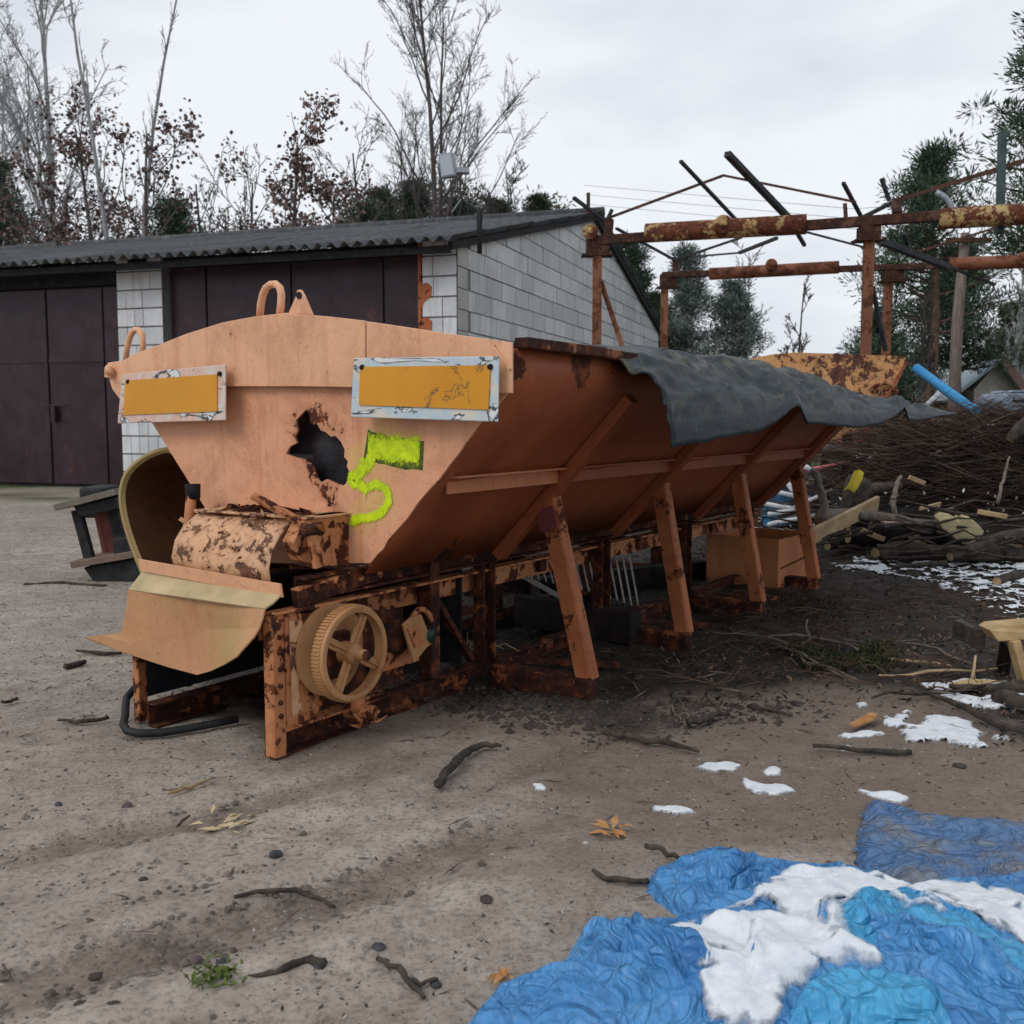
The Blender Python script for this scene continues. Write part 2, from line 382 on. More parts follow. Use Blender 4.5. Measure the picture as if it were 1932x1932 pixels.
# front pillars of white bricks, and the rendered corner column
def fx(u, v=600): return GA.y(u, v, 0).x
XP1a, XP1b, XP2a, XP2b = fx(222), fx(307), fx(797), fx(862)
for (a, b, nm) in ((XP1a, XP1b, 'pillar'), (XP2a, XP2b, 'pillar'), (XL, XL + .8, 'pillar')):
    pl_ = MB().bx(a + .004, b - .004, .012, .30, 0, EZ).build(nm, m_mortar, ga); z = 0; k = 0
    while z < EZ - .05 and a > XL + 1:
        x = a; h = min(.235, EZ - z); mode = R.choice([(.25, .25, .13), (.13, .13, .13, .13), (.13, .25, .25), (.25, .13, .25)]); i = 0
        while x < b - .02:
            w = mode[i % len(mode)] * 1.12 * R.uniform(.93, 1.07); x1 = min(x + w, b)
            if b - x1 < .06: x1 = b
            if z > .9: MB().bx(x + .006, x1 - .004, R.uniform(-.006, .004), .05, z + .007, z + h - .004).build('brick', m_brick, pl_)
            else: MB().bx(x + .006, x1 - .004, 0, .05, z + .007, z + h - .004).build('brick', m_brick, pl_)
            x = x1; i += 1
        z += .246; k += 1
cc = MB()
for r in range(12): cc.bx(XP2b + .02 + (r % 2) * .0, .004, -.006 - (r % 3) * .002, .33 + (r % 2) * .04, r * CH + .006, min((r + 1) * CH - .004, EZ))
cc.build('corner_column', m_cem, ga, bevel=.006)
# steel gates
m_gate = peel('maroon_gate_paint', (.030, .0135, .019), (.050, .030, .038), .10, 3.0, streak=.25, rough=.32, bd=.006, grime=.5)
def gate(x0, x1, zt, seams, rail, nm='gate'):
    seams = [x0] + [s for s in seams if x0 < s < x1] + [x1]
    for i in range(len(seams) - 1):
        d = MB().bx(seams[i] + .008, seams[i + 1] - .008, .16 + .008 * (i % 2), .2, .04, zt).build('door_leaf', m_gate, ga, bevel=.004)
        if rail: MB().bx(seams[i] + .02, seams[i + 1] - .02, .145, .158, rail - .03, rail + .03).build('rail', m_gate, d)
        MB().bx(seams[i + 1] - .045, seams[i + 1] - .012, .148, .1595, .06, zt - .02).build('seam_strip', m_gate, d)
zt1 = GA.y(110, 545, .16).z; rl = GA.y(110, 680, .16).z
gate(XL + .8, XP1a, zt1, [fx(72) - 3.6, fx(72) - 1.8, fx(72), fx(180)], rl)
gate(XP1b + .03, XP2a - .06, EZ - .14, [fx(377), fx(539), fx(714)], 1.9)
hb = MB().bx(fx(83) - .2, fx(83) + .22, .09, .105, GA.y(83, 766, .1).z, GA.y(83, 766, .1).z + .02); hb.bx(fx(83) - .035, fx(83) + .035, .085, .15, GA.y(83, 797, .1).z, GA.y(83, 766, .1).z)
hb.build('gate_latch', m_gate, ga, bevel=.004)
m_dark = plain('dark_timber_and_shade', (.012, .012, .014), (.03, .03, .033), 12, .9)  # near-black timber, also stands in for shade under the eaves
MB().bx(XL + .8, XP1a, .05, .3, zt1 + .01, EZ - .012).build('shaded_lintel', m_dark, ga)  # black fill paints the shadowed soffit gap above the gate
MB().bx(XP1b, XP2a, .05, .3, EZ - .13, EZ - .012).build('shaded_lintel', m_dark, ga)
m_or = peel('orange_door_frame', (.42, .12, .04), None, .35, 9)
MB().bx(XP2a - .055, XP2a - .012, -.008, .15, 0, EZ - .02).build('door_frame', m_or, ga, bevel=.004)
for zz in (2.62, 2.2): MB().prism([(XP2a - .01, -.012, zz), (XP2a + .07, -.012, zz + .01), (XP2a + .13, -.012, zz - .04), (XP2a + .12, -.012, zz - .16), (XP2a + .03, -.012, zz - .22), (XP2a - .01, -.012, zz - .3)], (0, .02, 0)).build('door_anchor', m_or, ga)
MB().bx(XL, XL + .25, .3, DY, 0, EZ).build('end_wall', m_mortar, ga)
MB().bx(XL, -.26, DY - .25, DY, 0, EZ).build('rear_wall', m_mortar, ga)
MB().bx(XL + .25, -.26, .3, DY - .25, -.05, .01).build('floor_slab', m_mortar, ga)
# corrugated roof: overlapping sheets on both slopes
def roof_mat():
    t = NT('fibre_cement_sheet'); co = t.co(); r = t.n('ShaderNodeObjectInfo').outputs['Random']
    c = t.ramp(t.noise(co, 5, 8, .72), (.32, (.045, .048, .053)), (.55, (.095, .10, .108)), (.75, (.17, .175, .175)))
    c = t.mix(t.math('MULTIPLY', r, .6), c, (.045, .045, .044)); c = t.mix(t.step(t.noise(t.co((9, .8, 1)), 1.4, 6, .7), .5, .68, 0, .6), c, (.19, .19, .185))
    c = t.mix(t.step(t.noise(co, 2.1, 6, .7), .60, .72, 0, .55), c, (.075, .085, .035))
    return t.out(c, .85, t.noise(co, 24, 6, .7), .6, .01)
m_roof = roof_mat(); OV = .42; SLN = math.hypot(DY / 2 + OV, (RDZ - EZ) * (1 + OV / (DY / 2))); SA = math.atan2(RDZ - EZ, DY / 2)
NR = 7; SHL = SLN / NR; SHW = 1.08
def sheet_mesh(w, l):
    nw = int(round(w / .177)); n = nw * 8 + 1; A = np.zeros((2, n, 3)); x = np.linspace(0, w, n)
    for k, yy in enumerate((-.09, l)): A[k, :, 0] = x; A[k, :, 1] = yy; A[k, :, 2] = .034 * np.cos(x / .177 * 2 * PI)
    m = MB().grid(A); o = m.build('roof_sheet', m_roof, None, True, solid=.009); me = o.data; bpy.data.objects.remove(o); return me
shm = sheet_mesh(6 * .177, SHL)
for side in (0, 1):
    nc = 15 if side == 0 else 4
    for c in range(nc):
        for r in range(NR):
            o = bpy.data.objects.new('roof_sheet', shm); COL.objects.link(o); o.parent = ga
            q = o.modifiers.new('s', 'SOLIDIFY'); q.thickness = .009; q.offset = 0
            ang = SA + .013 + R.uniform(-.002, .003)
            x = .16 - (c + 1) * 6 * .177 + (.0 if side == 0 else 6 * .177)
            dn = r * SHL
            zb = EZ + .035 - OV * math.tan(SA)
            if side == 0: o.location = (x, -OV + dn * math.cos(SA), zb + dn * math.sin(SA) + R.uniform(0, .008)); o.rotation_euler = (ang, 0, R.uniform(-.004, .004))
            else: o.location = (x, DY + OV - dn * math.cos(SA), zb + dn * math.sin(SA) - .05 * (r == 1) * (c == 0)); o.rotation_euler = (ang, 0, PI + R.uniform(-.01, .01) * (c == 0))
rc_ = MB(); A = []
MB().tube([(.2, DY / 2, RDZ + .06), (XL, DY / 2, RDZ + .06)], .10, 8).build('ridge_cap', m_roof, ga, True)
MB().bx(XL, .04, -.36, -.30, EZ - .21, EZ - .125).build('eave_board', m_dark, ga)
for x in np.arange(XL, 0, 1.5): MB().beam((x, -.3, EZ - .12), (x, .1, EZ - .02), .07, .1).build('rafter_end', m_dark, ga)
for sgn in (0, 1):
    a, b = ((.05, -.35, EZ - .13), (.05, DY / 2, RDZ - .035)) if not sgn else ((.05, DY + .35, EZ - .13), (.05, DY / 2, RDZ - .035))
    MB().beam(a, b, .06, .09).build('barge_board', m_dark, ga)
MB().bx(XL + .1, -.02, 6.7, 7.0, RDZ - .25, RDZ - .06).build('ridge_beam', m_dark, ga)
# floodlight on a bracket at the roof corner
m_grey = plain('galvanised_metal', (.25, .28, .31), (.36, .39, .42), 20, .5, .2, metal=.3); m_black = plain('black_rubber', (.012, .012, .014), (.03, .03, .03), 20, .6)
YL = 12.1
fl = empty('floodlight', P(905, 476, YL), 0, 'grey square floodlight on a bent black pole at the garage roof corner', 'floodlight')
def fp(u, v, dy=0): return P(u, v, YL + dy) - fl.location
MB().tube([fp(905, 478), fp(903, 398), fp(899, 394), fp(872, 376, .1), fp(868, 364, .15), fp(870, 316, .2)], [.03, .028, .016, .012, .014, .014], 6).build('pole', m_black, fl, True)
MB().tube([fp(870, 376, .1), fp(853, 400, .2)], .01, 6).build('brace', m_grey, fl)
MB().prism([fp(898, 400), fp(911, 394), fp(908, 470), fp(903, 470)], (0, .03, 0)).build('pole_wrap', m_black, fl)
lh = MB().prism([fp(826, 290, .15), fp(853, 286, .15), fp(860, 331, .15), fp(832, 336, .15)], (.03, .09, 0)).build('lamp_head', m_grey, fl, bevel=.01)
mgl = NT('lamp_glass'); mgl = mgl.out((.42, .47, .52), .15)
MB().prism([fp(829, 293, .142), fp(851, 290, .142), fp(856, 328, .142), fp(834, 332, .142)], (0, .006, 0)).build('glass', mgl, lh)
MB().bx(*sorted((fp(858, 310).x, fp(884, 310).x)), .18, .3, fp(870, 318).z, fp(870, 308).z).build('bracket', m_grey, fl)

# ------------------------------------------------------------------ SALT SPREADER
HF = Frame(G(520, 1430), math.atan(1305 / (F / CP)))
sp = empty('salt_spreader', HF.o, -HF.a, 'rusty orange hopper salt spreader on legs with a yellow-green 5 painted on its end', 'salt spreader')
ORG = (.76, .385, .225); ORG2 = (.68, .32, .18)
fr = [1.06, 1.97, 2.86, 3.75]; SE = 4.02; SF = .33
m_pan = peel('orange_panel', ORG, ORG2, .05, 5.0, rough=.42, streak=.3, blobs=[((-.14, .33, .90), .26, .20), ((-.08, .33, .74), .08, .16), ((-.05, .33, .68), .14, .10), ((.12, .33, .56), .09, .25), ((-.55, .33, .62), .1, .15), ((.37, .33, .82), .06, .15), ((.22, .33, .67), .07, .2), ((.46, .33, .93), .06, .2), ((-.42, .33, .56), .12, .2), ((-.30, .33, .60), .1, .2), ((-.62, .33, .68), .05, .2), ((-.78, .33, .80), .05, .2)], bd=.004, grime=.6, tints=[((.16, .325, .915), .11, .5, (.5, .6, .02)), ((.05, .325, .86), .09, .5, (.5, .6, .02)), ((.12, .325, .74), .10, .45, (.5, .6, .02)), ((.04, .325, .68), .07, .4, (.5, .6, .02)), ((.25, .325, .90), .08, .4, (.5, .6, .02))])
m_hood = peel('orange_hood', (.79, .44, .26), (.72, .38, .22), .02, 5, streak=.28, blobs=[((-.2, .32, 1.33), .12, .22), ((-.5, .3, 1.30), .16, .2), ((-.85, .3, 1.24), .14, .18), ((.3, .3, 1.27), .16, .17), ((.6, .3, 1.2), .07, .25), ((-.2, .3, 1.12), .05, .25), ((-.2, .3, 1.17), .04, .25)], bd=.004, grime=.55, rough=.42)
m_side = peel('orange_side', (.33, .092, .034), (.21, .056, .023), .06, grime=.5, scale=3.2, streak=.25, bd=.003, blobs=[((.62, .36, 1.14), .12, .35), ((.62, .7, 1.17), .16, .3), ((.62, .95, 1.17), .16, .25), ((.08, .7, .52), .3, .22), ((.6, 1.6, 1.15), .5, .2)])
m_rib = peel('orange_rib', (.31, .085, .032), (.22, .06, .024), .18, 5, bd=.004)
m_leg = peel('orange_leg', (.46, .165, .065), (.30, .095, .038), .36, 8, bd=.008, streak=.5, grime=.7)
m_rust = peel('rusted_frame', (.34, .11, .038), (.2, .055, .022), .68, 9, bd=.010, rust=((.008, .004, .004), (.040, .011, .007), (.20, .055, .016)))
m_flake = peel('flaking_frame', (.54, .235, .105), (.42, .155, .065), .44, 11, bd=.012, fine=22)
m_box = peel('flaking_cover', (.68, .41, .24), (.62, .33, .17), .42, 17, bd=.014, fine=30, rust=((.03, .022, .024), (.10, .05, .035), (.26, .11, .05)))
m_chute = peel('chute_sheet', (.58, .29, .15), (.44, .28, .12), .03, 3, grime=.35, streak=.25, bd=.004, blobs=[((-.42, .0, .21), .10, .22), ((-.66, -.1, .30), .05, .2), ((-.05, -.05, .43), .04, .2)], tints=[((-.2, -.07, .33), .16, .8, (.34, .31, .10)), ((-.45, -.05, .40), .10, .4, (.40, .33, .13))])
m_wheel = peel('pulley_paint', (.50, .265, .12), (.40, .21, .09), .16, 12, bd=.006, grime=.6)
m_inner = plain('hopper_inside', (.006, .006, .010), (.02, .017, .02), 10, .85)
def ws(s): return 1.19 - .03 * sstep(.8, 1.1, s) - .17 * sstep(2.2, 4.0, s)
# side panels
def sw(z): return .099 + (z - .551) * .949
def mir(w): return -.59 - w
def mirs(w): return -.46 - w
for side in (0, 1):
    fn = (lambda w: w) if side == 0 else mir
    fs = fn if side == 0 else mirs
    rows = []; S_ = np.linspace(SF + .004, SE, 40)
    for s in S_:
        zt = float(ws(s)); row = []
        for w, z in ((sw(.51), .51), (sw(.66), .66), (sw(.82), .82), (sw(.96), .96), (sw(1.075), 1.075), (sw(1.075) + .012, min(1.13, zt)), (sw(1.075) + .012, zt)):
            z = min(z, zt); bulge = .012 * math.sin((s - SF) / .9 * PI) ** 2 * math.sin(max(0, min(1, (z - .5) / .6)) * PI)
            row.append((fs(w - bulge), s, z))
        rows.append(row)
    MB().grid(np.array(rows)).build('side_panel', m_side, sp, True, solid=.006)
    zt = 1.20
    r_ = MB(); pts = [(fs(.628), SF + .03, 1.205)] + [(fs(.628), s, float(ws(s)) + .01) for s in (.8, 1.6, 2.4, 2.9, 3.5, 4.0)]
    for a, b in zip(pts, pts[1:]): r_.beam(a, b, .05, .03)
    r_.build('rim', m_rust, sp, bevel=.004)
    # mid rail between ribs
    for i, (a, b) in enumerate(zip([SF + .03] + fr, fr + [3.93])):
        z = .795; MB().angle((fs(sw(z) + .028), a + .032, z), (fs(sw(z) + .028), b - .032, z), .045, .055, .006).build('mid_rail', m_rib if i else peel('orange_rail', (.50, .19, .085), None, .16, 8, bd=.006, streak=.4), sp)
    for k, s in enumerate(fr):
        zt = float(ws(s)); nrm = Vector((1, 0, -.949)).normalized(); up = Vector((nrm.x if side == 0 else -nrm.x, 0, nrm.z))
        a = Vector((sw(min(1.075, zt - .02)), s, min(1.075, zt - .02))) + nrm * .022; b = Vector((sw(.50), s, .50)) + nrm * .022
        a.x, b.x = fs(a.x), fs(b.x)
        MB().beam(a, b, .06, .04, up).build('rib', m_rib, sp, bevel=.004)
        # leg: open angle leaning outward
        ft, tp = Vector((fn(.44 if k == 0 else .40), s, .075)), Vector((fn(.275), s, .725)); L = MB()
        dr = (tp - ft).normalized()
        L.beam(ft + Vector((0, -.012, 0)), tp + Vector((0, -.012, 0)), .010, .062, (1 if side == 0 else -1, 0, 0))
        o_ = Vector((.031 if side == 0 else -.031, .014, 0)); L.beam(ft + o_, tp + o_, .050, .008, (1, 0, 0))
        lg = L.build('leg', m_leg, sp, bevel=.002)
        if side == 0 and k == 0: MB().beam(tp + Vector((.0, -.020, -.03)) - dr * .02, tp + Vector((0, -.020, -.03)) - dr * .10, .008, .07, (1, 0, 0)).build('gusset_patch', plain('dark_red_primer', (.10, .018, .022), (.2, .05, .055), 30, .6), lg)
        MB().bx(*sorted((fn(.05), fn(.475 if k == 0 else .43))), s - .035, s + .035, -.01, .078).build('foot_beam', m_rust, sp, bevel=.006)
        MB().chan((fn(.0) + (.0), s, .08), (fn(.0), s, .46), .05, .075, .007, (0, 1, 0), 1 if side else -1).build('post', m_rust, sp)
        if k < 3: MB().beam((fn(.02), s + .05, .08), (fn(.36), s + .4, .03), .03, .02).build('brace', m_rust, sp)
    # long rails
    wf = fn(.0)
    MB().angle((wf - (.03 if side == 0 else -.03), .0, .385), (wf - (.03 if side == 0 else -.03), 4.0, .385), .06, .08, .007).build('frame_rail', m_flake if side == 0 else m_rust, sp)
    MB().chan((wf - .012 * (1 - 2 * side), .12, .485), (wf - .012 * (1 - 2 * side), 4.0, .485), .045, .07, .007).build('belt_channel', m_rust, sp)
    MB().chan((wf - .02 * (1 - 2 * side), .0, .035), (wf - .02 * (1 - 2 * side), 4.0, .035), .05, .08, .007, (0, 0, 1), 1).build('skid', m_rust, sp)
    MB().bx(wf - .05, wf + .015, .72, .77, .08, .53).build('post', m_rust, sp, bevel=.004)
MB().bx(mir(0) + .02, -.06, .34, 4.0, .505, .512).build('belt_tray', m_rust, sp)
for s in (1.5, 2.4, 3.3): MB().bx(mir(0) + .02, -.03, s, s + .05, .36, .41).build('cross_member', m_rust, sp)
MB().beam((-.02, .78, .36), (-.02, 1.0, .09), .03, .02).build('brace', m_rust, sp)
# far end panel
fe = [(sw(.51), SE, .51), (sw(1.04), SE, 1.04), (mirs(sw(1.04)), SE, 1.04), (mirs(sw(.51)), SE, .51)]
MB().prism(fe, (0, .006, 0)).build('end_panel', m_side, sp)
# front panel with the torn hole (real opening)
def fpx(u, v, s=SF): q = HF.y(u, v, s); return q
out_px = [(214, 690), (290, 800), (395, 968), (440, 1045), (520, 1062), (700, 1062), (757, 992), (815, 919), (838, 893), (905, 800), (966, 735), (966, 650), (690, 608), (560, 600)]
out_px[0] = (205, 700)
hole_px = [(578, 773), (585, 780), (587, 797), (594, 801), (597, 795), (607, 812), (616, 815), (626, 824), (634, 822), (644, 832), (652, 848), (651, 862), (658, 870), (656, 880), (663, 894), (660, 906), (650, 916), (640, 914), (618, 904), (606, 911), (598, 900), (594, 880), (588, 872), (578, 860), (562, 857), (541, 856), (549, 842), (561, 836), (558, 824), (563, 812), (559, 794), (566, 786)]
import bmesh
def holed(name, outer, hole, mat, thick):
    bm = bmesh.new()
    def densify(p, n):
        o = []
        for i in range(len(p)):
            a, b = Vector(p[i]), Vector(p[(i + 1) % len(p)])
            for k in range(n): o.append(a.lerp(b, k / n))
        return o
    es = []
    for ring, n in ((outer, 8), (hole, 1)):
        vs = [bm.verts.new(p) for p in densify(ring, n)]
        es += [bm.edges.new((vs[i], vs[(i + 1) % len(vs)])) for i in range(len(vs))]
    bmesh.ops.triangle_fill(bm, use_beauty=True, use_dissolve=False, edges=es)
    me = bpy.data.meshes.new(name); bm.to_mesh(me); bm.free(); me.materials.append(mat)
    o = bpy.data.objects.new(name, me); COL.objects.link(o); o.parent = sp
    q = o.modifiers.new('s', 'SOLIDIFY'); q.thickness = thick; q.offset = 0; return o
def zc(p): return (p.x, p.y, min(p.z, 1.26))
outer = [fpx(*p) for p in out_px]
# serrated bottom right edge
ser = []
for i, p in enumerate(outer):
    ser.append(p)
    if 5 <= i <= 9:
        q = outer[i + 1]
        for t in (.2, .4, .6, .8): ser.append(p.lerp(q, t) + Vector((R.uniform(-.003, .004), 0, R.uniform(-.003, .004))))
fpn = holed('front_panel', ser, [fpx(*p) for p in hole_px], m_pan, .008)
fpn['label'] = 'orange front panel with a torn dark hole in the middle'
# torn plate added behind the hole, its near-black carries the interior's shade; bent lip
tb = MB(); A = np.zeros((14, 14, 3)); b0 = fpx(530, 925); b1 = fpx(680, 760)
for i in range(14):
    for j in range(14):
        x = b0.x + (b1.x - b0.x) * j / 13; z = b0.z + (b1.z - b0.z) * i / 13; A[i, j] = (x, SF + .035 + .03 * vn(i * .5, j * .6, 4) + .02 * (i > 7), z)
tb.grid(A).build('liner_plate', plain('shaded_liner', (.006, .005, .007), (.02, .017, .021), 9, .6, .7, .01), sp, True, solid=.004)
MB().prism([fpx(541, 856, SF - .006), fpx(590, 858, SF - .012), fpx(592, 868, SF - .014), fpx(560, 862, SF - .008)], (0, .006, 0)).build('torn_lip', m_inner, fpn)
# hood plates (two, with the seam)
def hp(u, v, s=.296): return HF.y(u, v, s)
hl = [hp(198, 692), hp(204, 684), hp(232, 680), hp(252, 668), hp(300, 650), hp(350, 630), hp(420, 608), hp(480, 597), hp(540, 590), hp(620, 597), hp(689, 605), hp(689, 731), hp(560, 729), hp(430, 729), hp(330, 732), hp(225, 752), hp(212, 735)]
hr = [hp(691, 606), hp(760, 616), hp(850, 630), hp(966, 646), hp(966, 742), hp(860, 740), hp(691, 732)]
for q in (hl, hr): MB().prism(q, (0, .008, 0)).build('hood_plate', m_hood, sp, bevel=.002)
MB().prism([hp(198, 692, .30), hp(540, 590, .30), hp(966, 646, .30), hp(966, 650, .42), hp(560, 600, .45), hp(210, 696, .42)], (0, 0, -.006)).build('hood_top', m_hood, sp)
MB().beam(hp(930, 652, .291), hp(962, 697, .291), .006, .004, (0, 1, 0)).build('hood_crease', m_hood, sp)
MB().tube([hp(206, 700, .27), hp(206, 696, .36)], .017, 12).build('rolled_end', m_hood, sp, True)
MB().prism([hp(197, 700, .285), hp(212, 700, .285), hp(210, 712, .285), hp(197, 712, .285)], (0, .02, 0)).build('end_lip', m_hood, sp)
for (u, v, r) in ((536, 1000, 0),): pass
def hook(px, s, r): return MB().tube([HF.y(u, v, s) for u, v in px], r, 10).build('lifting_hook', m_hood, sp, True)
def arcpx(u0, u1, vb, vt, n=10):
    c = (u0 + u1) / 2; rr = (u1 - u0) / 2; return [(u0, vb)] + [(c - rr * math.cos(PI * k / n), vt + rr * 1.1 - rr * 1.1 * math.sin(PI * k / n)) for k in range(n + 1)] + [(u1, vb)]
hook([(490, 600), (492, 575), (496, 556), (502, 543), (510, 537), (520, 536), (528, 543), (531, 556), (530, 575), (527, 598)], .34, .0125)
hook([(236, 690), (240, 655), (246, 633), (254, 622), (262, 622), (269, 633), (270, 650), (266, 680)], .50, .0115)
MB().prism([hp(543, 592, .31), hp(557, 560, .31), hp(560, 547, .31), hp(566, 546, .31), hp(572, 556, .31), hp(588, 594, .31)], (0, .012, 0)).build('lifting_lug', m_hood, sp, bevel=.003)
MB().lathe(hp(563, 557, .305), (0, 1, 0), [(0, .011), (.004, .011)], 12).build('lug_hole', m_inner, sp)
# reflector boards
def board_mat(name, tint):
    t = NT(name); co = t.co(); n = t.noise(co, 7, 6, .6, 1.2); s = t.co((4, 1, 14)); n2 = t.noise(s, .8, 5, .6, 2.5)
    c = t.ramp(n, (.3, (.62, .60, .56)), (.48, tint), (.62, (.60, .57, .50)))
    c = t.mix(t.step(n2, .56, .58), c, (.045, .05, .06)); c = t.mix(t.step(n2, .60, .63), c, (.66, .67, .68))
    return t.out(c, .4, n2, .3, .002)
m_b1 = board_mat('faded_board', (.42, .53, .60)); m_b2 = board_mat('faded_board_pink', (.66, .42, .34))
def refl_mat():
    t = NT('orange_reflective_sheet'); co = t.co(); n = t.noise(co, 5, 7, .65, .8)
    c = t.ramp(t.noise(co, 4, 5, .6), (.3, (.56, .235, .012)), (.7, (.66, .30, .022)))
    crack = t.math('MULTIPLY', t.step(t.math('ABSOLUTE', t.math('SUBTRACT', n, .5)), 0, .012, 1, 0), t.step(t.n('ShaderNodeSeparateXYZ', Vector=co).outputs[0], .28, .36))
    c = t.mix(crack, c, (.03, .03, .035)); return t.out(c, .32, n, .15, .002)
m_ref = refl_mat()
def board(px, ipx, mat, lab, s=.262):
    def q(p, s_): 
        u, v = p; v0 = px[0][1]; return HF.y(u, v, s_ - (v - v0) / 120 * .012)
    b = MB().prism([q(p, s) for p in px], (0, .006, 0)).build('reflector_board', mat, sp, bevel=.004); b['label'] = lab
    MB().prism([q(p, s - .0045) for p in ipx], (0, .004, 0)).build('reflective_sheet', m_ref, b)
    a = [q(p, s - .008) for p in px]; cx = sum((p for p in a), Vector()) / 4
    for k, f in ((0, (.06, .16)), (1, (.06, .16)), ):
        c = a[k] + (a[1 - k] - a[k]) * f[0] + (a[3 - k] - a[k]) * f[1] if k == 0 else a[1] + (a[0] - a[1]) * f[0] + (a[2] - a[1]) * f[1]
        MB().lathe(c, (0, 1, 0), [(0, .007), (.006, .009)], 10).build('screw', m_inner, b, True)
    return b
board([(667, 675), (941, 672), (939, 796), (661, 787)], [(679, 692), (925, 689), (921, 773), (677, 764)], m_b1, 'larger right orange reflector board with whitish peeling border')
board([(230, 706), (425, 687), (425, 793), (221, 799)], [(236, 718), (409, 706), (409, 776), (232, 783)], m_b2, 'left orange reflector board with faded pinkish border')
# graffiti 5 as spray paint laid on the panel, with its dark stencil block
_t = NT('spray_paint'); _co = _t.co(); _n = _t.noise(_co, 70, 5, .8); _t.set(_t.b, 'Alpha', _t.step(_t.math('ADD', attrn(_t, 'edge'), _t.math('MULTIPLY', _t.math('SUBTRACT', _n, .5), 1.8)), .14, .42))
m_spray = _t.out(_t.ramp(_t.noise(_co, 30, 6, .75), (.32, (.36, .50, .01)), (.5, (.54, .72, .006)), (.68, (.68, .84, .02))), .5)
def ribbon(px, wd, s, mat, name, par):
    pts = [HF.y(u, v, s) for u, v in px]; A = []; n = len(pts); E_ = []
    for i, p in enumerate(pts):
        t = (pts[min(i + 1, n - 1)] - pts[max(i - 1, 0)]).normalized(); nn = Vector((-t.z, 0, t.x)); w = (wd[i] if hasattr(wd, '__len__') else wd) * R.uniform(1.0, 1.15)
        for k in (-1, -.75, -.4, 0, .4, .75, 1): A.append(tuple(p + nn * w * .56 * k)); E_.append(min(1 - abs(k), .9 if 0 < i < n - 1 else .35))
    return npmesh(name, np.array(A), gridf(n, 7), mat, par, True, {'edge': np.array(E_)})
def smooth_px(px, n=5):
    o = []
    for i in range(len(px) - 1):
        p0, p1, p2, p3 = px[max(i - 1, 0)], px[i], px[i + 1], px[min(i + 2, len(px) - 1)]
        for k in range(n):
            t = k / n; o.append(tuple(.5 * (2 * b + (c - a) * t + (2 * a - 5 * b + 4 * c - d) * t * t + (3 * b - a - 3 * c + d) * t ** 3) for a, b, c, d in zip(p0, p1, p2, p3)))
    return o + [px[-1]]
gs = SF - .0065
m_blk = plain('dark_marker_bar', (.03, .045, .01), (.10, .15, .01), 40, .6)
ribbon(smooth_px([(690, 838), (742, 853), (799, 860)]), .076, gs + .0022, m_blk, 'stencil_bar', fpn)
g5 = ribbon(smooth_px([(694, 842), (740, 847), (792, 853)]), .086, gs + .0012, m_spray, 'graffiti_stroke', fpn)
ribbon(smooth_px([(703, 858), (692, 878), (676, 894), (664, 906), (680, 915), (694, 926)]), [.044] * 10 + [.048] * 8 + [.036] * 8, gs + .0005, m_spray, 'graffiti_stroke', fpn)
ribbon(smooth_px([(690, 868), (680, 890), (668, 902)]), .042, gs - .0002, m_spray, 'graffiti_stroke', fpn)
ribbon(smooth_px([(692, 922), (708, 914), (724, 920), (733, 938), (728, 956), (714, 970), (696, 976), (668, 980), (664, 992)]), .032, gs - .0009, m_spray, 'graffiti_stroke', fpn)
for (u, v, l) in ((688, 930, 14), (672, 986, 8), (694, 905, 26), (700, 860, 5), (760, 862, 6)): ribbon([(u, v), (u + 1, v + l)], .005, gs - .0016, m_spray, 'paint_drip', fpn)

# chute head, cover box, levers
S0 = HF
def arcg(wa, wb, prof): return np.array([[(w, s, z) for s, z in prof] for w in np.linspace(wa, wb, 9)])
prof = [(.33, .688), (.20, .69), (.14, .678), (.09, .645), (.055, .60), (.04, .55), (.045, .50)]
A = arcg(-.50, -.055, prof); A[:, :, 1] += (vn(A[:, :, 0] * 14, A[:, :, 2] * 16, 3) - .5) * .018; A[:, :, 2] += (vn(A[:, :, 0] * 12, A[:, :, 1] * 16, 8) - .5) * .012
cv = MB().grid(A).build('drive_cover', m_box, sp, True, solid=.006); cv['label'] = 'flaking cream and orange rounded cover'
# loose paint flakes
fk = MB()
for i in range(70):
    k = R.randint(0, 7); j = R.randint(1, 5); p = Vector(A[k, j]) + Vector((R.uniform(0, .05), -.008, R.uniform(-.03, .03))); r = R.uniform(.006, .018)
    u = Vector((R.uniform(-1, 1), R.uniform(-.3, .1), R.uniform(-1, 1))).normalized() * r; v2 = Vector((R.uniform(-1, 1), R.uniform(-.6, -.1), R.uniform(-1, 1))).normalized() * r
    fk.add([p, p + u, p + u + v2, p + v2 * 1.2], [(0, 1, 2, 3)])
tag(fk.build('paint_flakes', m_box, cv, solid=.001), kind='stuff')
MB().prism([(.0, .33, .70), (.0, .20, .70), (.0, .13, .685), (.0, .09, .63), (.0, .12, .57), (.0, .20, .545), (.0, .33, .53)], (-.05, 0, 0)).build('cover_side', m_flake, sp, bevel=.003)
MB().bx(-.5, .01, .13, .34, .693, .700).build('cover_lid', m_box, sp, bevel=.002)
ld = MB()
for i in range(26):
    w = R.uniform(-.42, 0); r = R.uniform(.01, .035); ld.add([(w, .17 + R.uniform(-.05, .14), .703), (w + r, .17, .705 + R.uniform(0, .02)), (w + r * 1.4, .21, .704 + R.uniform(0, .015)), (w + r * .4, .23, .704)], [(0, 1, 2, 3)])
tag(ld.build('rust_scale', m_rust, sp, solid=.003), kind='stuff')
MB().beam((-.14, .06, .765), (.03, .145, .665), .028, .016, (1, 0, 1)).build('lever_arm', m_flake, sp, bevel=.003)
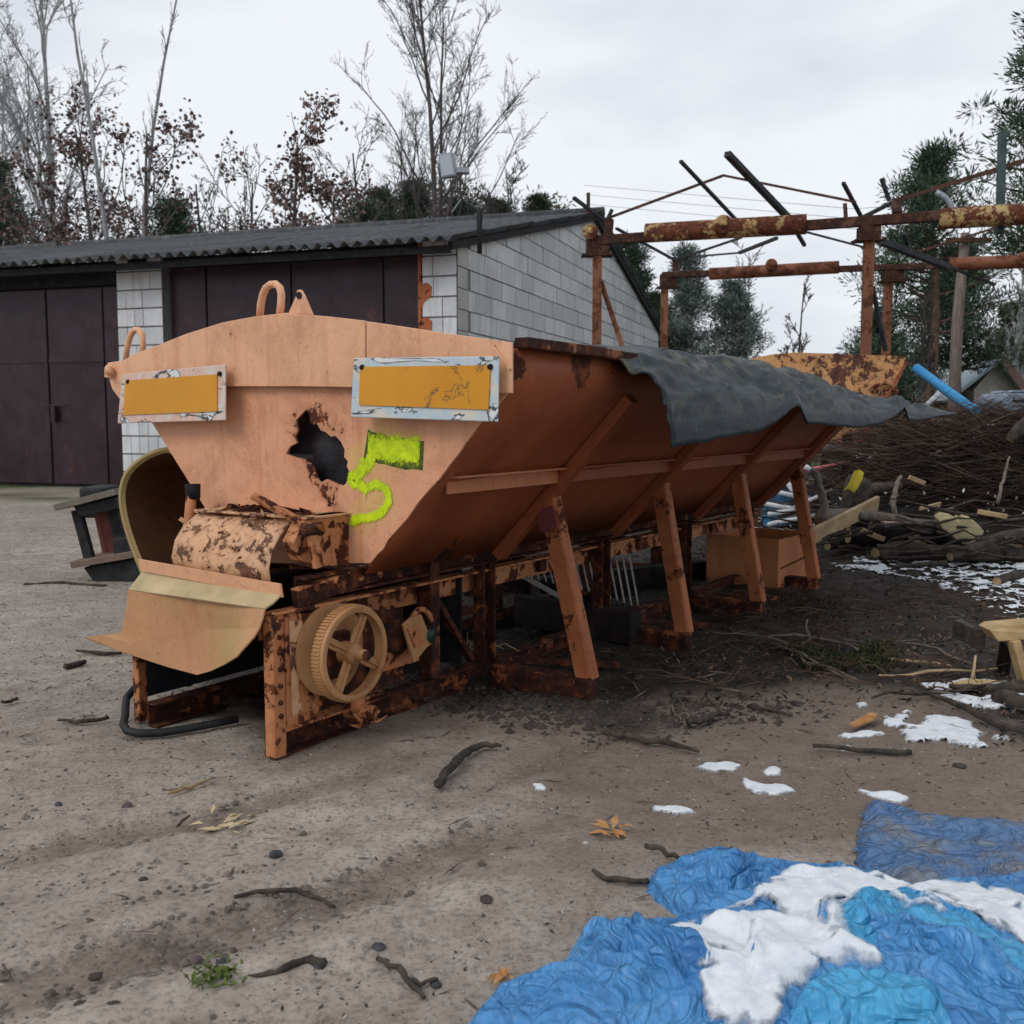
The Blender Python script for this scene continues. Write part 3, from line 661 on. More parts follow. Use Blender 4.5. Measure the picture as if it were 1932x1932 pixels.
MB().beam((.03, .13, .67), (.04, .15, .55), .034, .018, (1, 0, 0)).build('lever_arm', m_flake, sp, bevel=.003)
MB().lathe((.03, .10, .665), (0, 1, 0), [(0, .018), (.07, .022)], 10).build('pivot_bolt', m_rust, sp, True)
MB().tube([HF.x(362, 930, -.62), HF.x(356, 985, -.62), HF.x(345, 1065, -.62)], [.018, .017, .02], 8).build('support_strut', m_flake, sp, True)
MB().lathe(HF.x(352, 1008, -.62), (.1, 0, 1), [(-.012, .024), (.012, .024)], 10).build('strut_collar', m_rust, sp, True)
MB().lathe(HF.x(364, 930, -.62), (0, 0, 1), [(-.02, .024), (.03, .026)], 10).build('strut_socket', m_inner, sp, True)
# bent sheets of the outlet
def sheet(rows, name, mat, lab=None, solid=.005):
    A = np.array([[list(p) for p in r] for r in rows]); o = MB().grid(A).build(name, mat, sp, True, solid=solid)
    if lab: o['label'] = lab
    q = o.modifiers.new('e', 'EDGE_SPLIT'); q.split_angle = math.radians(16)
    return o
def lin(a, b, n=8): a, b = Vector(a), Vector(b); return [a.lerp(b, i / n) for i in range(n + 1)]
TL, TR_ = HF.x(262, 1055, -.655), HF.x(530, 1102, -.0); sheet([lin(TL, TR_), lin(HF.x(266, 1076, -.655), HF.x(534, 1127, -.0))], 'flange', m_hood, solid=.006)
sheet([lin(HF.x(270, 1078, -.66), HF.x(534, 1120, -.005)), lin(HF.x(256, 1096, -.66), HF.x(516, 1138, -.005)), lin(HF.x(243, 1113, -.66), HF.x(500, 1149, -.005))], 'deflector_top', plain('cream_sheet', (.38, .30, .16), (.56, .43, .25), 7, .6, .3, .003), 'cream sloping deflector sheet')
cl = HF.x(242, 1114, -.66); cr_ = HF.x(500, 1150, -.005)
R0 = [(242, 1113, -.66), (285, 1119, -.55), (330, 1126, -.44), (375, 1132, -.33), (420, 1139, -.22), (460, 1145, -.11), (500, 1150, -.005)]
R1 = [(240, 1140, -.67), (284, 1146, -.56), (330, 1153, -.45), (376, 1158, -.34), (420, 1160, -.22), (458, 1163, -.11), (496, 1167, -.004)]
R2 = [(234, 1172, -.68), (280, 1178, -.575), (330, 1184, -.465), (380, 1189, -.35), (420, 1186, -.23), (455, 1186, -.12), (489, 1186, -.004)]
R3 = [(229, 1195, -.69), (270, 1203, -.60), (325, 1215, -.49), (372, 1221, -.37), (412, 1214, -.25), (446, 1208, -.13), (478, 1204, -.01)]
R4 = [(192, 1199, -.70), (250, 1217, -.62), (320, 1238, -.51), (372, 1250, -.38), (404, 1240, -.27), (436, 1230, -.15), (462, 1222, -.04)]
R5 = [(160, 1203, -.71), (232, 1231, -.635), (316, 1258, -.52), (373, 1273, -.38), (398, 1266, -.29), (424, 1254, -.19), (447, 1240, -.09)]
sheet([[HF.x(*p) for p in r] for r in (R0, R1, R2, R3, R4, R5)], 'deflector_apron', m_chute, 'bent orange apron sheet curling outward at the bottom')
# outlet frame
MB().bx(-.645, -.63, .0, 1.0, .08, .42).build('outlet_side', m_inner, sp)
MB().bx(-.60, -.03, .95, .96, .08, .5).build('outlet_back', m_inner, sp)
MB().prism([(-.013, .13, .40), (-.013, .60, .35), (-.013, .60, .10), (-.013, .13, .09)], (-.004, 0, 0)).build('outlet_side', m_rust, sp)
MB().bx(-.66, -.63, -.005, .03, .0, .43).build('outlet_post', m_flake, sp, bevel=.003)
MB().bx(-.03, .012, -.012, .035, .0, .425).build('outlet_post', m_flake, sp, bevel=.004)
rag = [(.012, .0, .03), (.012, .0, .425), (.012, .13, .425)]
rg = [(.04, .425), (.20, .40), (.205, .36), (.215, .31), (.25, .27), (.255, .24), (.24, .20), (.265, .17), (.20, .13), (.17, .10), (.13, .075), (.04, .075)]
MB().prism([(.002, s, z) for s, z in rg], (.005, 0, 0)).build('bearing_plate', m_flake, sp)
rg = [(.055, .40), (.10, .395), (.115, .37), (.105, .34), (.09, .30), (.10, .24), (.085, .19), (.10, .12), (.06, .11)]
MB().prism([(.008, s, z) for s, z in rg], (.004, 0, 0)).build('rust_flake', m_box, sp)
for z in (.36, .315, .265, .215, .165, .125): MB().lathe((.012, .012, z), (1, 0, 0), [(0, .008), (.007, .007), (.009, .003)], 8).build('bolt', m_rust, sp, True)
for (s, z) in ((.16, .485), (.25, .495), (.36, .49), (.45, .49)): MB().lathe((.012, s, z), (1, 0, 0), [(0, .013), (.010, .011), (.014, .004)], 8).build('bolt', m_flake, sp, True)
MB().beam((-.005, -.01, .430), (-.005, .78, .425), .05, .008).build('rail_cap', m_flake, sp, bevel=.002)
MB().beam((.0, .09, .458), (.0, .46, .50), .03, .055).build('tension_bar', m_rust, sp, bevel=.004)
MB().beam((.0, .09, .487), (.0, .42, .524), .034, .006).build('tension_bar_cap', m_flake, sp)
MB().bx(.0, .02, .30, .46, .09, .10).build('skid_flange', m_flake, sp)
MB().bx(-.05, .02, .02, .45, .075, .082).build('skid_flange', m_flake, sp)
# pulley: grooved drum, rim, four spokes, hub; guard disc behind
PC = HF.x(672, 1234, .115); PR = .146
MB().lathe(PC + Vector((-.10, -.012, .005)), (1, 0, 0), [(0, PR * .98), (.008, PR * .98)], 48).build('guard_disc', m_wheel, sp)
pu = MB().lathe(PC + Vector((-.058, 0, 0)), (1, 0, 0), [(.016, PR - .014), (.016, PR), (.052, PR), (.058, PR - .002), (.058, PR - .020), (.016, PR - .014)], 64, closed=True).build('pulley', m_wheel, sp, True, bevel=.001)
tt = MB()
for k in range(80):
    a = 2 * PI * k / 80; c = PC + Vector((-.026, math.cos(a) * (PR + .001), math.sin(a) * (PR + .001)))
    tt.box(c, (.030, .0055, .006), Matrix.Rotation(a - PI / 2, 3, 'X'))
tag(tt.build('pulley_teeth', m_wheel, pu), kind='stuff')
for k in range(4):
    a = math.radians(62 + 90 * k); d = Vector((0, math.cos(a), math.sin(a))); c = PC + Vector((-.022, 0, 0))
    MB().beam(c + d * .02, c + d * (PR - .02), .032, .012, (1, 0, 0)).beam(c + Vector((.009, 0, 0)) + d * .02, c + Vector((.009, 0, 0)) + d * (PR - .022), .007, .010, (1, 0, 0)).build('spoke', m_wheel, pu, bevel=.0025)
MB().lathe(PC + Vector((-.05, 0, 0)), (1, 0, 0), [(0, .035), (.045, .033), (.055, .028), (.060, .018), (.085, .018), (.088, .010)], 24).build('hub', m_wheel, pu, True)
MB().lathe(PC + Vector((.0, 0, 0)), (1, 0, 0), [(-.6, .014), (.05, .014)], 10).build('axle', m_rust, sp, True)
MB().bx(-.01, .05, PC.y - .05, PC.y + .05, .20, .34).build('bearing_housing', m_rust, sp, bevel=.006)
# clasp and tangle below the pulley
MB().lathe((.05, .30, .10), (0, 0, 1), [(-.02, .03), (.03, .026)], 12).build('drain_neck', m_flake, sp, True)
MB().lathe((.05, .30, .075), (1, .3, 0), [(-.04, .024), (.06, .024)], 12).build('drain_elbow', m_flake, sp, True)
for k in range(11):
    a = R.uniform(-.6, PI + .6); L_ = R.uniform(.04, .085); d = Vector((R.uniform(-.3, .5), math.cos(a), math.sin(a) * .8 - .35)).normalized()
    c = Vector((.09, .30, .055)); MB().tube([c, c + d * L_ * .5 + Vector((0, 0, -.008)), c + d * L_ + Vector((0, 0, .012))], [.009, .006, .0025], 5).build('bent_strap', m_flake, sp, True)
# tension bracket with dark green knob
br = MB(); c = HF.x(787, 1205, .05)
for pts in ([(756, 1178), (772, 1164), (790, 1158), (812, 1212), (800, 1222), (777, 1250)],): br.prism([HF.x(u, v, .06) for u, v in pts], (.012, 0, 0))
bo = br.build('tension_bracket', m_wheel, sp, bevel=.003)
MB().prism([HF.x(u, v, .074) for u, v in [(768, 1186), (784, 1178), (798, 1210), (782, 1222)]], (.004, 0, 0)).build('bracket_pad', m_flake, bo, bevel=.001)
MB().tube([HF.x(u, v, .055) for u, v in [(778, 1165), (788, 1150), (800, 1150), (810, 1160), (814, 1172)]], .010, 8).build('bracket_loop', m_flake, bo, True)
MB().lathe(HF.x(803, 1197, .05), (1, .5, 0), [(-.04, .034), (.0, .036), (.01, .030), (.03, .028), (.034, .012)], 16).build('grease_cup', plain('dark_green', (.01, .02, .015), (.02, .05, .035), 20, .4), sp, True)
MB().lathe(HF.x(745, 1200, .0), (1, 0, 0), [(-.06, .06), (.02, .06), (.03, .04)], 24).build('bearing_drum', m_rust, sp, True)
MB().bx(-.004, .01, .42, .66, .16, .22).build('tie_plate', m_flake, sp, bevel=.003)

# trough (rolled sheet guard) left of the outlet
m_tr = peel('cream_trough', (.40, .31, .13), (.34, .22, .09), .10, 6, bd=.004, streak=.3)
m_tri = peel('shaded_trough_inner', (.16, .075, .03), (.09, .035, .018), .3, 4, bd=.003)  # same cream sheet with brown stains; darkness of the unlit inside painted in
tp_ = [(392, 968, .0), (375, 920, .0), (348, 872, .0), (318, 853, .0), (290, 858, .0), (262, 874, .0), (240, 898, .0), (231, 930, .0), (234, 968, .0), (245, 1010, .0), (262, 1055, .0), (282, 1094, .0), (330, 1120, .0)]
pro = [HF.y(u, v, .40) for u, v in smooth_px([(u, v) for u, v, _ in tp_], 4)]
cen = Vector((sum(p.x for p in pro) / len(pro), .40, sum(p.z for p in pro) / len(pro)))
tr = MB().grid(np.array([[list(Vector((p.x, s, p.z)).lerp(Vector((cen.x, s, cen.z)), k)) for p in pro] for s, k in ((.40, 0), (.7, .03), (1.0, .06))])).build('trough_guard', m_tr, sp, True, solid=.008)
MB().grid(np.array([[list(Vector((p.x, s, p.z)).lerp(Vector((cen.x, s, cen.z)), k)) for p in pro] for s, k in ((.41, .03), (.7, .06), (1.0, .09))])).build('trough_shade_skin', m_tri, tr, True)  # extra inner skin that carries the painted shade
MB().prism([Vector((p.x, .99, p.z)) for p in pro], (0, .006, 0)).build('trough_end', m_tri, tr)  # far end closed to keep the inside dark, same shaded colour
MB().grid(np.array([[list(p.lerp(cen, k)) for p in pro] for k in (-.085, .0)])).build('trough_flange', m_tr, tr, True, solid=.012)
# black hose loop at the left post
m_hose = m_black
hs = MB().tube([G(262, 1334) + Vector((0, 0, .08)), G(250, 1345) + Vector((-.02, 0, .05)), G(236, 1352, .05), G(232, 1366, .03), G(240, 1379, .02), G(262, 1384, .015), G(300, 1383, .012), G(345, 1376, .012), G(400, 1366, .012), G(450, 1356, .02)], .013, 8).build('rubber_hose', m_hose, None, True)
tag(hs, 'black rubber hose looped on the sand under the spreader outlet', 'hose')

# ------------------------------------------------------------------ roofing-felt cover over the hopper
t = NT('roofing_felt'); co = t.co(); n = t.noise(co, 9, 8, .7); att = attrn(t, 'lichen')
c_ = t.ramp(n, (.3, (.010, .015, .019)), (.6, (.024, .034, .042)), (.8, (.05, .062, .07)))
c_ = t.mix(t.math('MULTIPLY', att, t.step(t.noise(co, 16, 7, .75), .5, .62)), c_, (.11, .115, .07))
c_ = t.mix(t.step(t.noise(co, 11, 6, .7), .66, .70, 0, .7), c_, (.28, .28, .25))
m_felt = t.out(c_, .46, t.math('ADD', t.noise(co, 14, 7, .7), t.math('MULTIPLY', t.noise(co, 90, 3), .25)), .6, .012); t.b.inputs['Specular IOR Level'].default_value = .22
ss = np.linspace(.90, 4.85, 130)
zb = np.interp(ss, [.9, 1.2, 1.5, 1.75, 1.93, 2.02, 2.12, 2.4, 2.8, 3.2, 3.5, 3.72, 3.80, 3.95, 4.4, 4.85], [.90, .915, .936, .975, 1.03, 1.045, .965, .957, .948, .948, .99, 1.045, .975, .975, .995, 1.018])
zf = np.interp(ss, [.9, 1.3, 1.75, 2.0, 2.15, 2.6, 3.2, 3.72, 3.9, 4.4, 4.85], [1.0, 1.015, 1.05, 1.085, 1.03, 1.035, 1.03, 1.065, 1.03, 1.025, 1.022])
zr = np.interp(ss, [.9, 1.3, 2.0, 2.6, 3.0, 3.4, 3.9, 4.4, 4.85], [1.213, 1.225, 1.215, 1.20, 1.155, 1.115, 1.10, 1.06, 1.026])
wbm = np.interp(ss, [.9, 1.5, 2.5, 3.7, 4.85], [.83, .86, .86, .87, .92])
V = []; lich = []
prof_q = np.linspace(0, 1, 56)
for i, s in enumerate(ss):
    bump = .06 * math.exp(-((s - 1.3) / .3) ** 2)
    kp_w = [-1.30, -1.26, -1.0, -.3, .3, .60, .645, .70, .78, wbm[i] - .012, wbm[i], wbm[i] + .006]
    kp_z = [zr[i] - .25, zr[i] - .05, zr[i] + .0, zr[i] + .045, zr[i] + .025, zr[i] + .01, zr[i] - .012, zr[i] * .68 + zf[i] * .32, zr[i] * .3 + zf[i] * .7, zf[i], zf[i] * .6 + zb[i] * .4, zb[i]]
    kq = [0, .06, .14, .3, .44, .52, .56, .64, .74, .86, .92, 1]
    w = np.interp(prof_q, kq, kp_w); z = np.interp(prof_q, kq, kp_z)
    w = np.convolve(np.pad(w, 2, 'edge'), np.ones(5) / 5, 'valid'); z = np.convolve(np.pad(z, 2, 'edge'), np.ones(5) / 5, 'valid')
    z[-1] = zb[i]; w[-1] = wbm[i] + .006
    d = (fbm(s * 3.2 + prof_q * 0, prof_q * 5, 71, 4) - .5) * .075 * np.clip(1.1 - np.abs(prof_q - .7), 0, 1) + (np.abs(vn(s * 2.2 + prof_q * 4, prof_q * 9, 75) - .5)) * .05 + (ridge_(s * 7 + prof_q * 3, prof_q * 16, 79) - .4) * .02
    d *= np.where(prof_q > .86, .25, 1); sx = s + (prof_q > .5) * 0
    for a, b, dd in zip(w, z, d): V.append((a + dd * .3, s, b + dd))
    lich += list(np.clip(1.2 - np.abs(prof_q - .56) * 9, 0, 1) + np.clip(1 - np.abs(prof_q - .84) * 14, 0, 1) * .8)
fe_ = npmesh('felt_cover', np.array(V), gridf(len(ss), len(prof_q)), m_felt, attr={'lichen': np.array(lich)})
fe_.location = HF.o; fe_.rotation_euler = (0, 0, -HF.a); q = fe_.modifiers.new('s', 'SOLIDIFY'); q.thickness = .008; q.offset = 0
tag(fe_, 'sagging dark grey roofing felt sheet draped over the orange spreader', 'cover')

# ------------------------------------------------------------------ STEEL FRAME SHED (two roller beams on posts, loose rafters)
m_fr = peel('rusty_steel', (.10, .045, .03), (.075, .035, .025), .62, 5, rust=((.016, .008, .007), (.045, .018, .013), (.13, .048, .022)), bd=.01)
m_post = peel('rusty_post', (.24, .10, .05), (.15, .06, .035), .5, 4, rust=((.035, .015, .01), (.11, .04, .02), (.26, .10, .04)), bd=.01)
m_rol = peel('peeling_roller', (.46, .36, .16), (.38, .24, .09), .56, 4.5, rust=((.035, .013, .01), (.11, .032, .018), (.26, .08, .03)), bd=.01)
m_rol2 = peel('rusty_roller', (.23, .085, .04), (.2, .07, .035), .5, 4, rust=((.035, .014, .01), (.11, .036, .018), (.23, .08, .033)), bd=.01)
m_tim = plain('weathered_batten', (.02, .021, .025), (.06, .06, .065), 8, .8, stretch=(1, 1, 1)); m_tim2 = plain('dark_bare_rod', (.05, .025, .018), (.12, .055, .035), 8, .8)
def yn(u): return 1 / (1 / 11.7 + (u - 1127) / (1640 - 1127) * (1 / 10.7 - 1 / 11.7))
def yf(u): return 1 / (1 / 14.8 + (u - 1253) / (1675 - 1253) * (1 / 13.75 - 1 / 14.8))
SFo = Vector((P(1127, 700, yn(1127)).x, yn(1127), 0))
sf = empty('steel_frame', SFo, 0, 'rusty skeleton shed frame of two roller beams on thin posts beside the garage gable', 'steel frame')
def q_(u, v, y): return P(u, v, y) - SFo
def qn(u, v, d=0): return q_(u, v, yn(u) + d)
def qf(u, v, d=0): return q_(u, v, yf(u) + d)
for (u, vt, f_, yfn, w) in ((1127, 478, qn, yn, .085), (1640, 448, qn, yn, .075), (1254, 540, qf, yf, .075), (1676, 526, qf, yf, .09)):
    tpz = f_(u, vt); MB().beam((tpz.x, tpz.y, .0), tpz, w, .10, (1, 0, 0)).build('post', m_post, sf, bevel=.006)
    bm_ = MB().box((tpz.x, tpz.y, .02), (.3, .3, .04)).build('base_plate', m_post, sf)
MB().beam(qn(1108, 455), qn(1990, 392), .09, .10).build('beam', m_fr, sf, bevel=.006)
MB().beam(qf(1250, 519), qf(1990, 494), .09, .08).build('beam', m_fr, sf, bevel=.006)
MB().tube([qn(1219, 440), qn(1521, 423)], .105, 16).build('roller', m_rol, sf, True)
MB().tube([qn(1772, 413), qn(1985, 401)], .105, 16).build('roller', m_rol, sf, True)
MB().tube([qf(1339, 517), qf(1583, 504)], .085, 16).build('roller', m_rol2, sf, True)
MB().tube([qf(1791, 498), qf(1985, 492)], .085, 16).build('roller', m_rol2, sf, True)
for (c, r, m) in ((qn(1114, 437, -.1), .085, m_rol), (qn(1365, 423, -.12), .10, m_rol), (qf(1456, 499, -.1), .08, m_rol2), (qf(1932, 487, -.1), .08, m_rol2)):
    MB().lathe(c, (0, -1, 0), [(-.03, r), (.0, r), (.012, r * .8), (.0, r * .45), (.03, r * .35), (.03, r * .12)], 24).build('disc', m, sf, True)
for (a, b, f_) in (((1106, 448), (1151, 478), qn), ((1621, 428), (1662, 450), qn), ((1246, 517), (1277, 540), qf), ((1666, 512), (1706, 528), qf)):
    A_, B_ = f_(*a), f_(*b); MB().bx(A_.x, B_.x, A_.y - .09, A_.y + .09, B_.z, A_.z).build('bearing_box', m_fr, sf, bevel=.01)
    MB().bx(A_.x - .05, B_.x + .04, A_.y - .11, A_.y + .11, B_.z - .02, B_.z).build('mount_plate', m_fr, sf)
def rod(a, b, t, m, da=0, db=0, nm='rafter', f=qn): MB().beam(f(*a, da), f(*b, db), t, t * .8).build(nm, m, sf)
rods = [((1143, 413), (1365, 331), .045, m_tim2, 0, .6), ((1365, 331), (1614, 381), .04, m_tim2, .6, .0), ((1284, 304), (1390, 416), .045, m_tim, -.3, 1.0), ((1372, 290), (1493, 417), .085, m_tim, -.5, .8),
        ((1503, 438), (1518, 463), .05, m_tim, 1, 1.3), ((1591, 345), (1626, 411), .045, m_tim, -.2, .3), ((1663, 337), (1678, 379), .045, m_tim, 0, .1), ((1626, 411), (1690, 379), .06, m_tim, 0, .3),
        ((1690, 379), (1975, 290), .065, m_tim2, .3, .8), ((1082, 373), (1143, 418), .05, m_tim, -.2, .2), ((1110, 364), (1110, 404), .06, m_tim2, .3, .3), ((1143, 420), (1155, 395), .05, m_tim, 0, 0),
        ((1163, 431), (1276, 492), .04, m_tim, .2, 3), ((1646, 541), (1671, 662), .05, m_tim, .1, .3), ((1134, 532), (1177, 662), .075, m_post, .1, .1), ((1522, 438), (1636, 468), .03, m_tim, 1, 2), ((1594, 384), (1596, 413), .06, m_fr, 0, 0),
        ((1690, 379), (1693, 404), .11, m_fr, .1, 0), ((1150, 413), (1147, 446), .12, m_fr, 0, 0)]
for a, b, t_, m, da, db in rods: rod(a, b, t_ * .8, m, da, db)
rods = [((1281, 488), (1399, 448), .04, m_tim, 0, -.8), ((1286, 486), (1395, 477), .035, m_tim, 0, -.4), ((1395, 477), (1466, 449), .06, m_tim, -.4, -.8), ((1660, 455), (1790, 504), .11, m_tim, -1.2, -.2), ((1788, 502), (1877, 537), .05, m_tim, -.2, .4), ((1716, 480), (1916, 418), .045, m_tim2, .2, .5), ((1706, 440), (1712, 462), .06, m_tim, -.2, 0),
        ((1275, 520), (1274, 488), .12, m_fr, 0, 0), ((1300, 528), (1314, 545), .08, m_tim, 0, 0)]
for a, b, t_, m, da, db in rods: rod(a, b, t_ * .8, m, da, db, f=qf)
MB().beam(qn(1891, 248, .2), qn(1886, 440, .1), .075, .06, (1, 0, 0)).build('upright', plain('dark_green_angle', (.03, .055, .05), (.07, .10, .095), 9, .6), sf)
hb_ = MB().tube([qn(1770 + 30 * math.sin(k / 8 * 2.6) - 4, 350 + 60 * (k / 8) ** 1.2 + 12, .4) for k in range(9)], .03, 8).build('flexible_hose', m_grey, sf, True)

# ------------------------------------------------------------------ second hopper behind
BF = Frame(Vector((P(1370, 700, 9.0).x, 9.0, 0)), math.radians(12))
bh = empty('old_hopper', BF.o, -BF.a, 'second orange hopper with peeling arched end plate standing behind the grey cover', 'hopper')
m_bh = peel('peeling_orange', (.62, .33, .14), (.56, .28, .11), .30, 9, rust=((.03, .012, .012), (.10, .04, .03), (.24, .10, .05)), bd=.01, blobs=[((1.0, 0, 1.35), .8, .16)])
def bq(u, v): return BF.y(u, v, 0)
MB().prism([bq(1330, 726), bq(1345, 703), bq(1375, 689), bq(1420, 676), bq(1460, 668), bq(1500, 665), bq(1600, 668), bq(1700, 672), bq(1710, 675), bq(1704, 700), bq(1684, 746), bq(1640, 800), bq(1500, 860), bq(1400, 860)], (0, .02, 0)).build('arched_end_plate', m_bh, bh)
x0, x1 = bq(1375, 700).x, bq(1705, 700).x
MB().add([(x1 + .02, -.03, 1.46), (x1 + .02, 2.6, 1.40), (x1 - .35, 2.6, .75), (x1 - .35, -.03, .75)], [(0, 1, 2, 3)]).build('side_panel', peel('dark_orange_side', (.30, .085, .05), None, .3, 5), bh, solid=.02)
MB().add([(x0 - .3, 0, 1.25), (x0 - .3, 2.6, 1.25), (x0 + .1, 2.6, .7), (x0 + .1, 0, .7)], [(0, 1, 2, 3)]).build('side_panel', m_bh, bh, solid=.02)
for x in (x0 + .2, x1 - .45):
    for y in (.2, 2.3): MB().bx(x, x + .08, y, y + .08, -.01, .85).build('leg', m_fr, bh)
MB().bx(x0, x1 - .3, .0, 2.6, .68, .72).build('belt_tray', m_fr, bh)
MB().tube([bq(u, v) + Vector((0, -.04, 0)) for u, v in ((1640, 738), (1652, 728), (1668, 722), (1682, 726), (1690, 738), (1690, 752))], .018, 8).build('handle_loop', peel('hl', (.4, .2, .1), None, .5, 8), bh, True)

# ------------------------------------------------------------------ items under and around the spreader
wood = lambda nm, a, b, sc=5, st=(1, 1, 1): plain(nm, a, b, sc, .85, .5, .004, stretch=st)
m_plank = wood('sawn_plank', (.34, .23, .13), (.52, .38, .23), 6); m_bark = plain('bark', (.025, .02, .017), (.10, .08, .065), 22, .95, .9, .012); m_bark2 = plain('pale_bark', (.10, .08, .065), (.24, .2, .165), 26, .95, .8, .008)
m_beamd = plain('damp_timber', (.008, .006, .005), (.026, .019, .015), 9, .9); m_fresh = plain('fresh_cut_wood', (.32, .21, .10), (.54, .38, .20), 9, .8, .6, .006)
m_white = plain('white_plastic', (.48, .45, .42), (.62, .6, .58), 14, .5, .2)
m_wdirty = plain('grimy_white_slats', (.34, .31, .28), (.5, .47, .44), 14, .7, .2)
_t = NT('snow'); _c = _t.co(); _t.b.inputs['Subsurface Weight'].default_value = .25; _t.b.inputs['Subsurface Radius'].default_value = (.02, .025, .03); _t.b.inputs['Subsurface Scale'].default_value = .3
_e = attrn(_t, 'edge'); _n = _t.noise(_c, 34, 5, .65); _col = _t.ramp(_t.noise(_c, 24, 6, .7), (.3, (.66, .70, .76)), (.6, (.86, .88, .91)))
_col = _t.mix(_t.step(_t.noise(_c, 150, 3, .7), .66, .72, 0, .35), _col, (.30, .28, .26))
_t.set(_t.b, 'Alpha', _t.step(_t.math('ADD', _e, _t.math('MULTIPLY', _t.math('SUBTRACT', _n, .5), 1.5)), .10, .75))
m_snow = _t.out(_col, .75, _t.math('ADD', _n, _t.noise(_c, 200, 4, .7)), .8, .005)
m_snowl = plain('snow_lumps', (.66, .70, .76), (.86, .88, .91), 20, .75)
# slatted white rack lying under the hopper
rk = empty('slatted_rack', G(1090, 1165), 0, 'white slatted plastic rack leaning under the orange hopper between the legs', 'rack')
YR = G(1090, 1165).y + .1
def rq(u, v, dy=0): return P(u, v, YR + dy) - rk.location
for (a, b) in (((935, 1058), (1100, 1150)), ((940, 1055), (1190, 1030)), ((1040, 1150), (1200, 1155))): MB().beam(rq(*a, .1), rq(*b, .1), .03, .022).build('frame_bar', m_wdirty, rk)
for k in range(19):
    u = 952 + k * 13.0; v0 = 1056 - k * 1.4 if k < 12 else 1040; a = max(0, k * 6.0)
    MB().beam(rq(u, v0, .1), rq(u + 12 + k * .4, v0 + 26 + a * .75, .06), .009, .012, (0, 1, 0)).build('slat', m_wdirty, rk)
bx_ = Frame(G(1466, 1116), HF.a + math.radians(6))
ob = empty('orange_box', bx_.o, -bx_.a, 'open orange steel box under the far end of the spreader between the rear legs', 'box')
m_ob = peel('orange_box_paint', (.52, .21, .085), (.42, .16, .06), .12, 8, bd=.004, blobs=[((0.02, .28, .3), .06, .3), ((0.0, .1, .0), .12, .25)])
BW, BL, BHt = .46, .50, .30
for (a, b, nm) in (((-.004, .0), (.004, BL), 'wall'), ((-BW, 0), (-.004, .006), 'wall'), ((-BW, BL - .006), (0, BL), 'wall'), ((-BW, 0), (-BW + .006, BL), 'wall')): MB().bx(a[0], b[0], a[1], b[1], .0, BHt).build(nm, m_ob, ob)
MB().bx(-BW, 0, 0, BL, .003, .01).build('bottom', m_ob, ob); MB().beam((.006, .03, .13), (.006, BL - .08, .17), .006, .008).build('weld_seam', m_rust, ob)
MB().lathe((.004, BL - .08, .17), (1, 0, 0), [(0, .012), (.008, .01)], 8).build('bolt', m_rust, ob); MB().lathe((.004, BL - .2, .26), (1, 0, 0), [(0, .015), (.008, .01)], 8).build('bolt', m_rust, ob)
def beam_thing(nm, a, b, w, h, m, lab, cat, grp=None, bev=.004):
    o = empty(nm, a, 0, lab, cat, grp); A_ = Vector(a); MB().beam((0, 0, 0), Vector(b) - A_, w, h).build('timber_body' if cat in ('timber', 'plank') else 'body', m, o, bevel=bev); return o
def single(mb, nm, m, lab, cat, grp=None, smooth=False, bevel=0, origin=None):
    o = mb.build(nm, m, None, smooth, bevel)
    return tag(o, lab, cat, grp)
g_t = 'dark timbers lying under the spreader'
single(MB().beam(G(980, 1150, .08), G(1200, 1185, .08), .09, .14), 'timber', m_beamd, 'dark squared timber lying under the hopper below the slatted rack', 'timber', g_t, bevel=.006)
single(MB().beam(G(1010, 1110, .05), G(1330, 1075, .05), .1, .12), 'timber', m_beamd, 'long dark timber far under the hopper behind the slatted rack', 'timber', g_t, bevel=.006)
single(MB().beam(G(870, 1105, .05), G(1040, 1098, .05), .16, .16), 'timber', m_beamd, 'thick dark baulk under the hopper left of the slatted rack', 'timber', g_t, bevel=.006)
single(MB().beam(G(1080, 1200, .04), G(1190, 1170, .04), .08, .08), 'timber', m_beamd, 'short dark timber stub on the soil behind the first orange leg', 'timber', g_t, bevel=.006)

# tilted scrap stand left of the trough
st_o = G(190, 1100); YS = st_o.y
ts = empty('tilted_scrap_stand', st_o, 0, 'tilted dark metal stand with two wooden boards left of the cream trough', 'stand')
def tq(u, v, dy=0): return P(u, v, YS + dy) - st_o
m_sb = wood('grey_board', (.13, .11, .09), (.24, .205, .17)); m_dk = plain('black_steel', (.010, .010, .012), (.035, .035, .038), 10, .7); m_rd = plain('red_oxide_steel', (.16, .045, .045), (.26, .08, .07), 8, .7)
def slab(pa, pb, t, dpt, m, nm, z=None):
    a, b = tq(*pa, 0), tq(*pb, 0); n = Vector((-(b - a).z, 0, (b - a).x)).normalized() * t; MB().prism([a, b, b + n, a + n], (0, dpt, 0)).build(nm, m, ts, bevel=.003)
slab((103, 964), (218, 934), .038, .55, m_sb, 'board'); slab((134, 1073), (250, 1053), .04, .5, wood('brown_board', (.15, .10, .08), (.24, .17, .13)), 'board')
def post(a, b, w, m, dy, nm='post'): A_, B_ = tq(*a, dy), tq(*b, dy); MB().beam(A_, B_, w, w, (0, 1, 0)).build(nm, m, ts, bevel=.003)
post((145, 962), (170, 1056), .055, m_dk, .12); post((181, 962), (200, 1050), .028, m_rd, .3); post((194, 955), (215, 1046), .05, m_rd, .25); post((210, 945), (234, 1040), .06, m_dk, .2)
